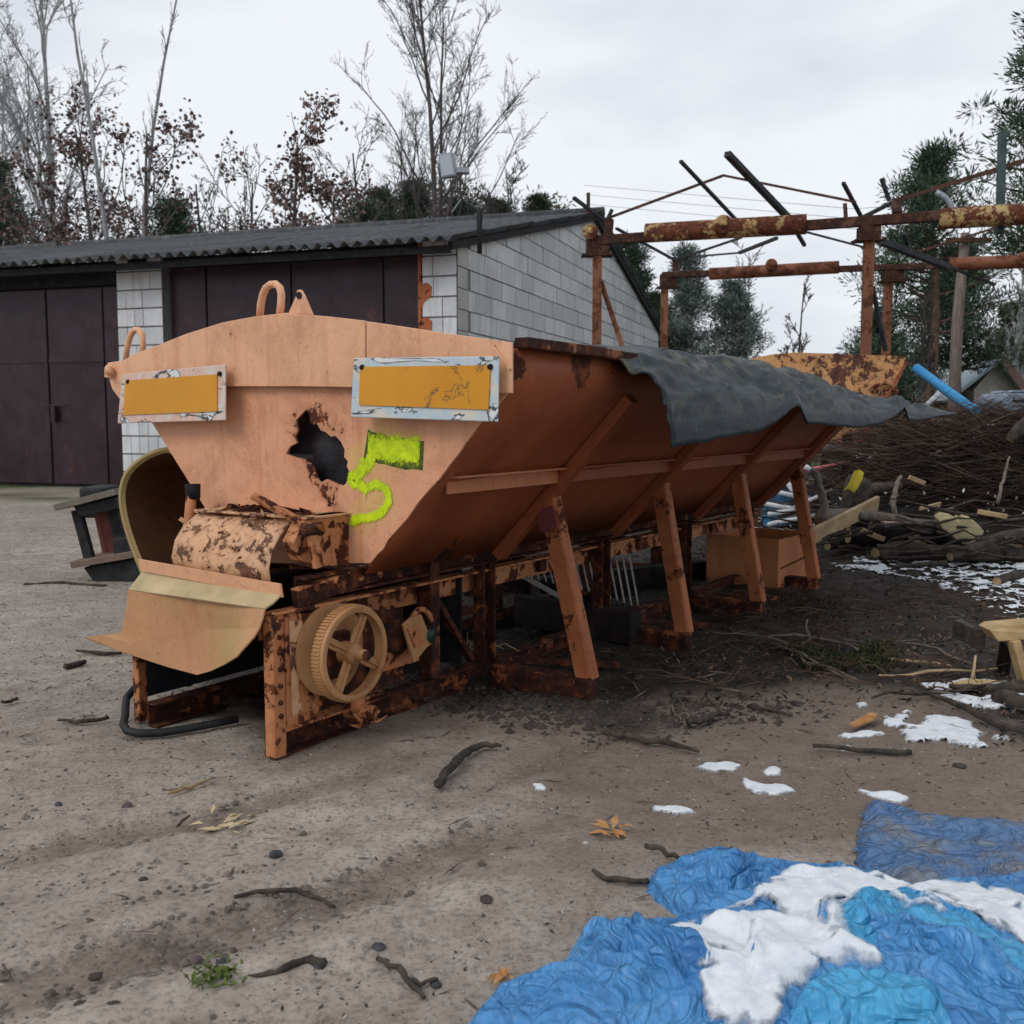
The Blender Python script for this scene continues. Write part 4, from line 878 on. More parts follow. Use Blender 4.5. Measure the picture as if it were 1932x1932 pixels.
MB().prism([tq(138, 956, .05), tq(216, 938, .05), tq(222, 960, .05), tq(150, 976, .05)], (0, .45, 0)).build('head_casting', m_dk, ts, bevel=.006)
MB().prism([tq(157, 1071, .04), tq(252, 1056, .04), tq(266, 1092, .04), tq(262, 1100, .04), tq(178, 1101, .04)], (0, .4, 0)).build('base_casting', m_dk, ts, bevel=.006)
MB().prism([tq(212, 1016, .05), tq(245, 1014, .05), tq(250, 1052, .05), tq(214, 1050, .05)], (0, .3, 0)).build('bracket', m_dk, ts, bevel=.006)
lc = MB(); a_ = tq(160, 935, .6)
lc.bx(a_.x, a_.x + .16, .5, .8, a_.z - .14, a_.z + .06); lc.build('counterweight', m_dk, ts, bevel=.02)

# ------------------------------------------------------------------ sheet-like heightfields: snow and tarps
def patch(name, poly, hfun, mat, step, edge=.03, thick=.02, rough=.02, seed=0, floor=-.018, base=None, holes=0, grow=0):
    xs_ = [p[0] for p in poly]; ys_ = [p[1] for p in poly]
    x = np.arange(min(xs_) - .05, max(xs_) + .05, step); y = np.arange(min(ys_) - .05, max(ys_) + .05, step); X, Y = np.meshgrid(x, y)
    d = sdf(poly, X, Y) + (fbm(X / rough / 2, Y / rough / 2, seed, 3) - .5) * rough * 1.6 + grow
    if holes: d = d - holes * sstep(.46, .66, fbm(X / .05, Y / .04, seed + 7, 3))
    t = np.sqrt(np.clip(d / edge, 0, 1)) * thick + np.clip(d, -1, 0) * 1.4 - .002
    bz = base(X, Y) if base else ground_h(X, Y)
    Z = bz + t * (.8 + .5 * (fbm(X / .04, Y / .04, seed + 3, 3))) + hfun(X, Y)
    keep = d > floor; Fq = gridf(len(y), len(x)); k = keep.ravel(); Fq = Fq[k[Fq].all(1)]
    used = np.unique(Fq); mp_ = np.zeros(len(k), int); mp_[used] = np.arange(len(used)); V = np.stack([X, Y, Z], -1).reshape(-1, 3)[used]
    return npmesh(name, V, mp_[Fq], mat, attr={'edge': np.clip(d / edge, 0, 1).ravel()[used]})
def gp(px): return [tuple(G(u, v)[:2]) for u, v in px]
z0f = lambda X, Y: 0 * X
snows = [([(1580, 1384), (1600, 1381), (1640, 1376), (1662, 1381), (1640, 1386), (1600, 1389)], 'thin snow strip left of the orange wood chip'),
 ([(1650, 1355), (1690, 1350), (1705, 1338), (1722, 1345), (1715, 1360), (1740, 1362), (1760, 1355), (1800, 1357), (1850, 1370), (1905, 1388), (1915, 1400), (1870, 1392), (1845, 1390), (1855, 1405), (1875, 1417), (1830, 1416), (1790, 1402), (1760, 1396), (1730, 1402), (1705, 1398), (1712, 1385), (1700, 1374), (1660, 1366)], 'largest ragged snow patch on the brown soil at right'),
 ([(1760, 1312), (1800, 1308), (1870, 1318), (1940, 1322), (1990, 1340), (1930, 1345), (1900, 1342), (1860, 1346), (1820, 1330), (1780, 1325)], 'long snow patch beside the dark stick at the right edge'),
 ([(1318, 1445), (1335, 1438), (1370, 1435), (1400, 1440), (1385, 1450), (1340, 1452)], 'small oval snow patch right of the long straight stick'),
 ([(1442, 1452), (1458, 1444), (1474, 1448), (1468, 1456), (1450, 1458)], 'tiny snow speck between two larger snow patches'),
 ([(1402, 1462), (1412, 1468), (1450, 1475), (1480, 1476), (1498, 1487), (1470, 1493), (1430, 1492), (1408, 1482)], 'pointed snow patch in the middle of the soil'),
 ([(1232, 1517), (1250, 1516), (1290, 1518), (1310, 1530), (1270, 1530), (1240, 1525)], 'narrow snow streak above the orange leaves'),
 ([(1622, 1486), (1650, 1491), (1690, 1490), (1715, 1500), (1690, 1506), (1660, 1500), (1640, 1494)], 'snow streak just above the muddy blue tarp'),
 ([(1580, 1403), (1600, 1400), (1610, 1406), (1590, 1411)], 'small snow dot above the straight dark stick'),
 ([(1618, 1326), (1632, 1324), (1640, 1331), (1622, 1333)], 'small snow dot near the mulch edge'),
 ([(1005, 1474), (1020, 1474), (1028, 1484), (1012, 1484)], 'small snow fleck in the middle of the sand'),
 ([(1735, 1288), (1770, 1284), (1850, 1288), (1900, 1290), (1860, 1297), (1790, 1297)], 'thin snow line under the split log at right')]
for i, (px, lab) in enumerate(snows):
    big = i in (1, 2)
    o = patch('snow_patch', gp(px), z0f, m_snow, .008, .02 if big else .014, .014 if big else .009, .03 if big else .014, 50 + i, holes=.04 if big else 0, grow=.008); tag(o, lab, 'snow', 'snow patches left on the ground')
sn = patch('thawing_snow', gp([(1560, 1065), (1700, 1055), (1932, 1058), (2250, 1090), (2250, 1260), (1932, 1200), (1900, 1170), (1800, 1120), (1700, 1090), (1600, 1085)]), z0f, m_snow, .016, .04, .016, .07, 90, holes=.75)
# thin out with a second noise by keeping it mostly as flecks
tag(sn, 'broken thawing snow flecks over the dark mulch below the brush pile', 'snow', None, 'stuff')
sn2 = patch('yard_snow', gp([(1380, 960), (1600, 880), (1800, 870), (1700, 1010), (1480, 1030), (1390, 1010)]), z0f, m_snow, .04, .05, .03, .1, 93, holes=.8); tag(sn2, 'patchy snow on the yard behind the spreader', 'snow', None, 'stuff')

def tarp_mat(name, a, b, dirt=.25, weave=1):
    t = NT(name); co = t.co(); n = t.noise(co, 4.5, 6, .65, .5); n2 = t.noise(co, 30, 6, .75)
    c = t.ramp(n, (.3, a), (.7, b)); c = t.mix(t.step(n2, .60, .72, 0, .45), c, (.25, .27, .28)); 
    c = t.mix(t.step(t.noise(co, 6, 8, .75), .70 - dirt * .5, .78 - dirt * .4, 0, .75), c, (.20, .185, .165))
    s = t.co((260, 40, 40), rot=(0, 0, .25)); wv = t.noise(s, 1, 3, .6)
    c = t.mix(t.step(wv, .52, .64, 0, .22), c, (a[0] * .4, a[1] * .42, a[2] * .5))
    c = t.mix(t.step(wv, .40, .28, 0, .15), c, (.25, .5, .72))
    t.b.inputs['Specular IOR Level'].default_value = .4
    dn = t.n('ShaderNodeVectorMath', _operation='ADD', i0=t.co((1, .5, 1), rot=(0, 0, .7)), i1=t.n('ShaderNodeVectorMath', _operation='SCALE', i0=t.n('ShaderNodeTexNoise', Vector=co, Scale=6.0).outputs['Color'], Scale=.22).outputs[0]).outputs[0]
    v1 = t.n('ShaderNodeTexVoronoi', Vector=dn, Scale=16.0).outputs['Distance']; v2 = t.n('ShaderNodeTexVoronoi', Vector=dn, Scale=42.0).outputs['Distance']
    v3 = t.n('ShaderNodeTexVoronoi', _feature='DISTANCE_TO_EDGE', Vector=dn, Scale=13.0).outputs['Distance']; v4 = t.n('ShaderNodeTexVoronoi', _feature='DISTANCE_TO_EDGE', Vector=dn, Scale=31.0).outputs['Distance']
    v1 = t.math('ADD', v1, t.math('ADD', t.math('MULTIPLY', t.math('MINIMUM', v3, .16), 4.0), t.math('MULTIPLY', t.math('MINIMUM', v4, .14), 2.0)))
    h = t.math('ADD', t.math('MULTIPLY', v1, 1.6), t.math('ADD', t.math('MULTIPLY', v2, .35), t.math('MULTIPLY', wv, .10)))
    return t.out(c, .38, h, .75, .012)
m_t1 = tarp_mat('blue_tarp', (.035, .165, .43), (.10, .33, .63), .16); m_t2 = tarp_mat('cyan_tarp', (.03, .25, .54), (.08, .40, .66), .05); m_t3 = tarp_mat('muddy_tarp', (.05, .13, .29), (.09, .19, .36), .42)
def ridge(x, y, seed, o=3):
    r = 0; a = 1.0; tt_ = 0
    for i in range(o): n = vn(x * 2 ** i, y * 2 ** i, seed + i); r = r + a * (1 - np.abs(2 * n - 1) * 1.0) ** 1.6; tt_ += a; a *= .5
    return r / tt_
T1 = gp([(840, 1990), (885, 1932), (912, 1893), (960, 1862), (1005, 1850), (1062, 1830), (1074, 1790), (1090, 1770), (1150, 1756), (1200, 1752), (1262, 1746), (1276, 1732), (1240, 1706), (1216, 1680), (1222, 1660), (1262, 1640), (1300, 1622), (1352, 1610), (1400, 1622), (1440, 1640), (1560, 1652), (1600, 1652), (1650, 1660), (1700, 1690), (1760, 1676), (1860, 1668), (1932, 1650), (2150, 1640), (2300, 1800), (2300, 2100), (1500, 2100), (1000, 2060)])
FOLDS = [([(1222, 1668), (1290, 1690), (1380, 1690), (1450, 1680)], .016, .030), ([(1250, 1640), (1330, 1655), (1420, 1650), (1560, 1662), (1700, 1700)], .014, .026), ([(1084, 1790), (1160, 1796), (1230, 1830), (1300, 1866)], .020, .034), ([(1090, 1775), (1140, 1800), (1120, 1850), (1180, 1890), (1260, 1905)], .016, .028), ([(1270, 1745), (1330, 1700), (1400, 1690)], .016, .028),
         ([(1000, 1860), (1100, 1880), (1200, 1930)], .014, .022), ([(1420, 1650), (1480, 1690), (1540, 1700)], .012, .024), ([(1560, 1815), (1640, 1830), (1760, 1850), (1840, 1890), (1900, 1940)], .018, .030), ([(1640, 1665), (1720, 1690), (1800, 1680), (1932, 1655)], .016, .030), ([(1300, 1760), (1380, 1790), (1440, 1830), (1420, 1880)], .014, .022), ([(1150, 1758), (1190, 1780), (1200, 1830)], .013, .022), ([(950, 1900), (1020, 1895), (1080, 1915)], .012, .018)]
def folds_h(X, Y):
    h = 0
    for px, w, a in FOLDS:
        P_ = gp(px); dm = np.full(X.shape, 9.0); sg = np.zeros(X.shape)
        for (x0, y0), (x1, y1) in zip(P_, P_[1:]):
            dx, dy = x1 - x0, y1 - y0; L = dx * dx + dy * dy; t = np.clip(((X - x0) * dx + (Y - y0) * dy) / L, 0, 1); ex = X - x0 - t * dx; ey = Y - y0 - t * dy; d = np.hypot(ex, ey); k = d < dm; dm = np.where(k, d, dm); sg = np.where(k, np.sign(dx * ey - dy * ex), sg)
        dm = dm + (fbm(X * 14, Y * 14, 91, 2) - .5) * .014
        a = a * 1.35; h = h + a * np.exp(-(np.clip(dm, 0, 9) / np.where(sg > 0, w * 1.6, w * .7)) ** 2) - a * .35 * np.exp(-((dm - w * 2.0) / w) ** 2) * (sg < 0)
    return h
def tarp_h(X, Y, seed=5, full=1):
    d = sdf(T1, X, Y)
    e_ = sstep(0, .06, d)
    wx = X + .10 * (fbm(X * 3, Y * 3, seed + 30, 3) - .5); wy = Y + .10 * (fbm(X * 3, Y * 3, seed + 40, 3) - .5)
    bulk = sstep(0, .45, d) * .03 + sstep(0, .04, d) * .012
    f = ridge(wx * 3.2 + wy * 5.5, -wx * 1.8 + wy * 3.2, seed) * .035 + crumple(X, Y, seed) + folds_h(X, Y) + .012
    edge = np.exp(-((d - .025) / .02) ** 2) * .016 * (.4 + vn(X * 7, Y * 7, seed + 50))
    return bulk + e_ * f * (.35 + .65 * sstep(0, .3, d)) + edge
def hf_sheet(name, poly, hf, mat, step, rough, seed, skirt=.02):
    xs_ = [p[0] for p in poly]; ys_ = [p[1] for p in poly]
    x = np.arange(min(xs_) - .05, max(xs_) + .05, step); y = np.arange(max(min(ys_), .9) - .05, max(ys_) + .05, step); X, Y = np.meshgrid(x, y)
    d = sdf(poly, X, Y) + (fbm(X / rough, Y / rough, seed, 3) - .5) * rough
    Z = hf(X, Y) + sstep(0, skirt, d) * .008 - .004 + np.clip(d, -1, 0) * 1.2
    k = (d > -.012).ravel(); Fq = gridf(len(y), len(x)); Fq = Fq[k[Fq].all(1)]; used = np.unique(Fq); mp_ = np.zeros(len(k), int); mp_[used] = np.arange(len(used))
    return npmesh(name, np.stack([X, Y, Z], -1).reshape(-1, 3)[used], mp_[Fq], mat)
tb1 = hf_sheet('blue_tarp', T1, lambda X, Y: ground_h(X, Y) * .3 + tarp_h(X, Y), m_t1, .0055, .03, 3)
tag(tb1, 'large crumpled bright blue tarpaulin with snow on it in the foreground corner', 'tarpaulin')
T3 = gp([(1646, 1513), (1720, 1528), (1800, 1545), (1932, 1560), (2150, 1590), (2200, 1720), (1932, 1720), (1690, 1700), (1640, 1668), (1622, 1640), (1620, 1590), (1630, 1540)])
tb3 = hf_sheet('muddy_tarp', T3, lambda X, Y: ground_h(X, Y) + .012 + crumple(X, Y, 77) * .35 + (fbm(X * 12, Y * 12, 78, 3) - .5) * .012, m_t3, .008, .015, 8)
tag(tb3, 'flat mud-smeared dull blue tarpaulin behind the bright crumpled one', 'tarpaulin')
T2s = [([(1560, 1810), (1590, 1775), (1640, 1757), (1710, 1752), (1780, 1778), (1850, 1815), (1900, 1850), (1950, 1880), (2060, 1990), (1990, 1990), (1900, 1930), (1830, 1880), (1740, 1850), (1660, 1835), (1640, 1880), (1600, 1860), (1560, 1830)], 0), ([(1500, 1932), (1540, 1905), (1620, 1897), (1690, 1905), (1770, 1930), (1800, 1990), (1470, 1990)], 1)]
def fold_h(X, Y, pol, i): return tarp_h(X, Y) * .6 + .012 + sstep(0, .04, sdf(pol, X, Y)) * .028 + crumple(X * .8 - Y * 1.1, X * .5 + Y * .8, 66 + i) * .8
for px, i in T2s:
    pol = gp(px); o = hf_sheet('tarp_fold', pol, lambda X, Y, pol=pol, i=i: fold_h(X, Y, pol, i), m_t2, .005, .02, 30 + i, .012); o.parent = tb1
SNW = [([(1380, 1752), (1430, 1700), (1500, 1690), (1600, 1688), (1700, 1705), (1780, 1735), (1830, 1760), (1932, 1790), (2100, 1850), (2100, 1990), (1960, 1880), (1860, 1820), (1780, 1778), (1700, 1752), (1640, 1757), (1580, 1780), (1558, 1815), (1580, 1860), (1640, 1880), (1700, 1900), (1640, 1895), (1560, 1900), (1500, 1925), (1470, 1990), (1330, 1990), (1300, 1880), (1340, 1840), (1400, 1830), (1400, 1790), (1470, 1770), (1430, 1765)], .013, 'thick snow lying across the middle of the blue tarp', .06),
       ([(1250, 1800), (1300, 1775), (1360, 1780), (1420, 1800), (1390, 1840), (1320, 1850), (1270, 1835)], .012, 'thin snow dusting left of the deep snow on the tarp', .05),
       ([(1700, 1690), (1760, 1700), (1840, 1705), (1920, 1730), (2000, 1760), (2000, 1800), (1900, 1770), (1800, 1735)], .010, 'snow strip near the upper right of the blue tarp', .05),
       ([(1690, 1795), (1740, 1800), (1770, 1815), (1720, 1815)], .012, 'small snow lens on the cyan tarp fold', .02)]
def tarp_all(X, Y):
    z = ground_h(X, Y) * .3 + tarp_h(X, Y) + .004
    for px_, i_ in T2s:
        pol_ = gp(px_); d_ = sdf(pol_, X, Y); z = np.where(d_ > -.01, np.maximum(z, fold_h(X, Y, pol_, i_) + .006), z)
    return z
def snow_base(pol, th):
    def f(X, Y):
        e_ = sstep(0, .10, sdf(pol, X, Y)) * (.38 if th > .0125 else .08); z = tarp_all(X, Y); return z * (1 - e_) + (fbm(X * 4, Y * 4, 200, 3) * .04 + .055) * e_
    return f
for i, (px, th, lab, rg_) in enumerate(SNW):
    o = patch('tarp_snow', gp(px), z0f, m_snow, .006, .035, th, rg_, 120 + i, -.03, base=snow_base(gp(px), th), holes=.05 if i == 1 else .03, grow=.022)
    tag(o, lab, 'snow', 'snow lying on the blue tarp')
# frayed edge threads
fr_ = MB()
for i in range(70):
    u = R.uniform(1090, 1265); v = np.interp(u, [1090, 1150, 1265], [1772, 1757, 1747]); a = G(u, v, .045); fr_.tube([a, a + Vector((R.uniform(-.01, .01), R.uniform(.0, .02), R.uniform(-.01, .012)))], [.0009, .0004], 3)
tag(fr_.build('frayed_threads', m_t1, tb1), kind='stuff')

# ------------------------------------------------------------------ TREES
m_tb = plain('dark_tree_bark', (.035, .03, .028), (.085, .075, .068), 9, .95); m_birch = plain('birch_bark', (.20, .20, .20), (.42, .42, .42), 5, .9)
m_pb = plain('pine_bark', (.07, .045, .032), (.16, .10, .07), 7, .95)
def leafmat(nm, a, b, rough=.6):
    t = NT(nm); r = t.noise(t.co(), 1.6, 5, .8); t.b.inputs['Transmission Weight'].default_value = 0
    return t.out(t.ramp(r, (.35, a), (.65, b)), rough)
m_brown = leafmat('hazed_brown_leaves', (.10, .062, .056), (.21, .135, .115)); m_pine = leafmat('pine_needles', (.03, .055, .036), (.085, .13, .075)); m_pine2 = leafmat('grey_pine_needles', (.085, .115, .10), (.17, .21, .18))  # brown leaves are paled towards mauve, distance haze put into the colour
m_tb2 = plain('hazed_grey_brown_bark', (.07, .06, .058), (.14, .12, .115), 9, .95)  # lighter, greyer bark colour stands in for haze on far trees
class Tubes:
    """many thin tapered branches gathered fast"""
    def __init__(s, n): s.n = n; s.V = []; s.F = []; s.c = 0
    def add(s, pts, r0, r1):
        n = s.n; m = len(pts); P_ = np.array(pts); T = np.gradient(P_, axis=0); T /= np.linalg.norm(T, axis=1)[:, None] + 1e-9
        ref = np.cross(T, [.31, .17, .93]); ref /= np.linalg.norm(ref, axis=1)[:, None] + 1e-9; q = np.cross(T, ref)
        r = np.linspace(r0, r1, m)[:, None]
        ring = [P_ + (ref * math.cos(2 * PI * k / n) + q * math.sin(2 * PI * k / n)) * r for k in range(n)]
        s.V.append(np.stack(ring, 1).reshape(-1, 3)); i, k = np.meshgrid(np.arange(m - 1), np.arange(n), indexing='ij'); a = i * n + k; b = i * n + (k + 1) % n
        s.F.append(np.stack([a, b, b + n, a + n], -1).reshape(-1, 4) + s.c); s.c += m * n
    def build(s, name, mat, parent): return npmesh(name, np.concatenate(s.V), np.concatenate(s.F), mat, parent)
def leaves_mesh(name, C, size, mat, parent, seed, n=3, elong=1.0, droop=0, wid=1.0):
    rg = np.random.default_rng(seed); N = len(C); u = rg.normal(size=(N, 3)); u[:, 2] -= droop; u /= np.linalg.norm(u, axis=1)[:, None]; v = np.cross(u, rg.normal(size=(N, 3))); v /= np.linalg.norm(v, axis=1)[:, None]
    s_ = size * rg.uniform(.6, 1.3, N)[:, None]; u = u * s_ * elong; v = v * s_ * .5
    v = v * wid; V = np.stack([C, C + u * .55 + v, C + u, C + u * .45 - v], 1).reshape(-1, 3); Fq = np.arange(4 * N).reshape(-1, 4); return npmesh(name, V, Fq, mat, parent, False)
def bare(name, base, H, lean, r0, lab, cat='tree', seed=1, spread=.5, upward=.55, lv=4, twig=1.0, mat=m_tb, leaf=0, stems=1, start=.3, droop=0.0, group=None, leafmat_=None, width=1.0, lsize=.13, thin=.8):
    rg = random.Random(seed); root = empty(name, base, 0, lab, cat, group); Tr = Tubes(7); Tw = Tubes(3); tips = []
    def grow(p, d, L, r, level):
        n = 7 if level <= 1 else 5; pts = [p]; q = Vector(p); dd = Vector(d)
        for i in range(n):
            k = (.05 if level == 0 else .10) + .07 * level
            dd = (dd + Vector((rg.uniform(-k, k), rg.uniform(-k, k), rg.uniform(-k, k) + (.06 * upward if level else 0) - (droop if level >= lv - 1 else 0)))).normalized(); q = q + dd * (L / n); pts.append(q.copy())
        (Tr if level <= 1 else Tw).add([tuple(a) for a in pts], r, r * (.35 if level else .22) + .0012)
        if level >= lv: tips.append(pts[-1]); tips.append(pts[len(pts) // 2]); return
        nc = {0: int(16 * twig), 1: int(8 * twig), 2: int(6 * twig), 3: 4}.get(level, 3)
        for c in range(nc):
            t = rg.uniform(start if level == 0 else .2, .99); i = min(int(t * n), n - 1); f = t * n - i; o = pts[i].lerp(pts[i + 1], f); ax = (pts[i + 1] - pts[i]).normalized()
            a = rg.uniform(0, 2 * PI); pr = Vector((math.cos(a), math.sin(a), 0)); pr = (pr - ax * pr.dot(ax)).normalized()
            ang = rg.uniform(.45, .95) * spread * 1.5
            nd = (ax * math.cos(ang) + pr * math.sin(ang) + Vector((0, 0, upward * .25))).normalized()
            ln = L * rg.uniform(.24, .42) * (1.1 - .78 * t if level == 0 else 1.05 - .3 * t) * (width if level == 0 else 1)
            rr = r * (1 - .7 * t); grow(o, nd, ln, max(rr * .42, (.004 + .0035 * (lv - level)) * thin), level + 1)
    for k in range(stems):
        a = 2 * PI * k / max(stems, 1) + seed; off = Vector((math.cos(a), math.sin(a) * .5, 0)) * (.22 if stems > 1 else 0)
        d0 = (Vector((lean + (off.x * .35), 0, 1))).normalized(); grow(off, d0, H * (1 - .1 * k), r0 * (1 - .2 * k), 0)
    Tr.build('trunk', mat, root); tag(Tw.build('crown', mat, root), kind='stuff')
    if leaf:
        rgn = np.random.default_rng(seed); T_ = np.array([tuple(t) for t in tips]); pick = rgn.random(len(T_)) < .62; T_ = T_[pick]; C = np.repeat(T_, leaf, 0) + rgn.normal(size=(len(T_) * leaf, 3)) * .11
        tag(leaves_mesh('leaves', C, lsize, leafmat_ or m_brown, root, seed), kind='stuff')
    return root
def pine(name, base, H, rw, lab, seed=1, start=.2, dens=1.0, mat=m_pine, r0=.14, group=None, needle=.2, lean=0.0, flat=0.0, cone=1.0, clump=.34, kk=34):
    rw *= .8; needle = .085; clump *= .72; kk = 52
    rg = random.Random(seed); rn = np.random.default_rng(seed); root = empty(name, base, 0, lab, 'pine tree', group); Tr = Tubes(7); Tw = Tubes(4); C = []
    tp = [Vector((lean * z + .06 * math.sin(z * 1.3 + seed), .05 * math.cos(z), z)) for z in np.linspace(0, H, 12)]; Tr.add([tuple(a) for a in tp], r0, .02)
    z = H * start
    while z < H * .99:
        t = (z / H - start) / (1 - start); L = rw * (cone * (1 - t) ** .75 + (1 - cone) * math.sin(min(1, t * 1.15 + .12) * PI) ** .6) * 1.05 + .12
        for b in range(rg.randint(4, 6)):
            if rg.random() > dens * .8: continue
            a = rg.uniform(0, 2 * PI); l = L * rg.uniform(.55, 1.15); o = Vector((lean * z + .06 * math.sin(z * 1.3 + seed), 0, z)); el = rg.uniform(-.15, .35) + .45 * t
            pts = [o]; d = Vector((math.cos(a), math.sin(a), el)).normalized()
            for i in range(4): d = (d + Vector((rg.uniform(-.15, .15), rg.uniform(-.15, .15), .09))).normalized(); pts.append(pts[-1] + d * l / 4)
            Tw.add([tuple(q) for q in pts], .012 + .02 * (1 - t), .005)
            for i in (1, 2, 3, 4):
                if i == 1 and rg.random() < .6: continue
                for _ in range(1 + (i > 2)):
                    c = pts[i] + Vector((rg.gauss(0, .17), rg.gauss(0, .17), rg.gauss(.03, .08))) * l * .65; C.append(tuple(c))
        z += H * rg.uniform(.022, .04)
    C = np.array(C); k = kk; CC_ = np.repeat(C, k, 0) + rn.normal(size=(len(C) * k, 3)) * clump * np.array([.42, .42, .25])
    Tr.build('trunk', m_pb, root); tag(Tw.build('branches', m_pb, root), kind='stuff')
    tag(leaves_mesh('needles', CC_, needle, mat, root, seed, elong=1.4, droop=-.5, wid=.28), kind='stuff'); return root
def B(u, Y): return Vector((P(u, 786, Y).x, Y, 0))
def zt(u, v, Y): return P(u, v, Y).z
bare('tall_bare_tree', B(832, 30), zt(835, -60, 30), -.004, .125, 'tall bare twin-stemmed tree rising behind the garage roof beside the floodlight', seed=11, spread=.58, upward=.65, stems=2, start=.22, twig=1.3, width=1.2, mat=m_tb2, thin=.6)
bare('birch_tree', B(118, 30), zt(90, -50, 30), -.055, .15, 'pale birch with fine drooping twigs at the left edge of the picture', seed=5, spread=.55, upward=.7, mat=m_birch, start=.3, droop=.12, twig=1.25, width=1.45)
bare('birch_tree', B(-30, 33), zt(0, 60, 33), .02, .13, 'slender pale birch cut off by the left picture edge', seed=8, spread=.6, upward=.6, mat=m_birch, start=.3, droop=.10, twig=1.2, width=1.3)
bare('thin_bare_tree', B(246, 24), zt(215, -20, 24), -.055, .09, 'very thin bare stem leaning left behind the garage roof', seed=21, spread=.28, upward=1.0, lv=3, start=.35, twig=.8, width=.55, mat=m_birch)
bare('thin_bare_tree', B(240, 25), zt(268, -10, 25), .035, .085, 'very thin bare stem leaning right behind the garage roof', seed=22, spread=.25, upward=1.0, lv=3, start=.45, twig=.7, width=.5, mat=m_birch)
for (u, Y, vt, sd_, lab, lf) in ((300, 24, 215, 31, 'brown-leaved oak left of the gap above the garage roof', 5), (205, 25, 190, 38, 'loose brown-leaved oak beside the birch at left', 4), (545, 23, 228, 33, 'round brown-leaved oak in the middle above the maroon garage gate', 5), (455, 26, 300, 34, 'smaller thin oak with few brown leaves left of the round oak', 3), (120, 25, 300, 36, 'low brown-leaved oak in front of the birch', 5), (625, 25, 330, 37, 'low brown oak between the round oak and the green pines', 4), (700, 27, 250, 39, 'sparse leafless shrub tree left of the tall bare tree', 0), (395, 27, 300, 40, 'sparse brown oak standing in the gap of pale sky', 2)):
    bare('oak_tree', B(u, Y), zt(u, vt, Y) * .93, R.uniform(-.03, .03), .09, lab, seed=sd_, spread=.66, upward=.55, lv=4, leaf=1 if lf > 3 else 0, start=.2, twig=.8, width=1.55, mat=m_tb2, group='oaks behind the garage', lsize=.10)
bare('bare_bush', B(950, 27), zt(950, 330, 27), .02, .06, 'bare brown bush behind the roof right of the tall tree', 'bush', seed=45, spread=.7, lv=4, stems=2, leaf=0, start=.2)
for (u, Y, vt, w, sd_, lab) in ((10, 26, 285, 1.6, 51, 'dark pine cut off at the left edge above the garage'), (725, 30, 345, 1.5, 52, 'green young pine just left of the tall bare tree'), (785, 31, 335, 1.5, 53, 'green young pine touching the tall bare tree'), (690, 28, 372, 1.4, 56, 'low bushy pine next to the brown oaks'), (875, 32, 372, 1.5, 57, 'low pine right behind the floodlight pole'), (940, 31, 362, 1.2, 54, 'small pine above the roof right of the floodlight'), (1010, 33, 362, 1.1, 55, 'smallest pine tip near the roof ridge'), (335, 27, 360, 1.5, 58, 'dark pine showing under the left oak')):
    pine('young_pine', B(u, Y), zt(u, vt, Y) * .97, w * 1.6, lab, seed=sd_, start=.08, group='young pines behind the garage', mat=m_pine)
m_under = leafmat('brown_undergrowth', (.05, .035, .022), (.13, .085, .05))
rn = np.random.default_rng(4)
def thicket(name, u0, u1, Y, v0, n, size, mat, lab, dy=4):
    u = rn.uniform(u0, u1, n); y = Y + rn.uniform(0, dy, n); top = np.array([P(a, v0, Y).z for a in (u0,)])[0]; x = (u - CC) / F * y * CP ** -1; h = top * (.72 + .42 * fbm(x * .6, y * 0, 71, 3)); z = h * np.sqrt(rn.random(n))
    return tag(leaves_mesh(name, np.stack([x, y, z], 1), size, mat, None, 5, elong=1.6, droop=-.6, wid=.4), lab, 'thicket', None, 'stuff')
thicket('brown_thicket', -100, 1090, 32, 335, 32000, .13, m_under, 'brown undergrowth behind the garage roof')
thicket('green_thicket', 640, 1060, 34, 350, 18000, .14, m_pine, 'green undergrowth behind the garage roof')
# right side
pine('tall_pine', B(1750, 19), zt(1740, 283, 19), 1.5, 'big dark pine with an open crown behind the steel frame', seed=61, start=.40, dens=.8, r0=.14, needle=.19, cone=.35, clump=.40)
pine('tall_pine', B(1965, 15), zt(1960, -80, 15), 1.15, 'pine whose crown enters at the upper right edge', seed=62, start=.45, dens=.8, r0=.16, needle=.16, cone=.2, clump=.36)
pine('bushy_pine', B(1800, 21), zt(1800, 470, 21), 1.3, 'lower bushy pine right of the big dark pine', seed=63, start=.45, r0=.1, needle=.2, cone=.5, clump=.4)
pine('bushy_pine', B(1660, 24), zt(1660, 600, 24), 1.6, 'low wide pine left of the big pine trunk', seed=64, start=.1, r0=.08, cone=.3)
pine('bushy_pine', B(1905, 26), zt(1905, 585, 26), 1.5, 'bushy olive pine near the right edge beyond the little house', seed=65, start=.08, mat=leafmat('olive_needles', (.05, .06, .035), (.11, .12, .07)), cone=.5)
for (u, Y, vt, w, sd_, lab, mt) in ((1290, 27, 470, 1.35, 71, 'slender grey-green pine between the two left frame posts', m_pine2), (1378, 27, 533, 1.35, 72, 'grey-green pine right of the slender one behind the felt cover', m_pine2), (1195, 28, 455, 1.3, 73, 'green pine just beyond the gable edge', m_pine), (1232, 27, 560, 1.1, 74, 'low green pine beyond the gable foot', m_pine)):
    pine('grey_pine', B(u, Y), zt(u, vt, Y), w, lab, seed=sd_, start=.1, mat=mt, group='slender pines beyond the gable', dens=.75)
bare('small_birch', B(1500, 26), zt(1500, 540, 26), .03, .05, 'small bare tree seen under the lower roller beam', seed=81, spread=.6, lv=4, mat=m_tb, start=.2)
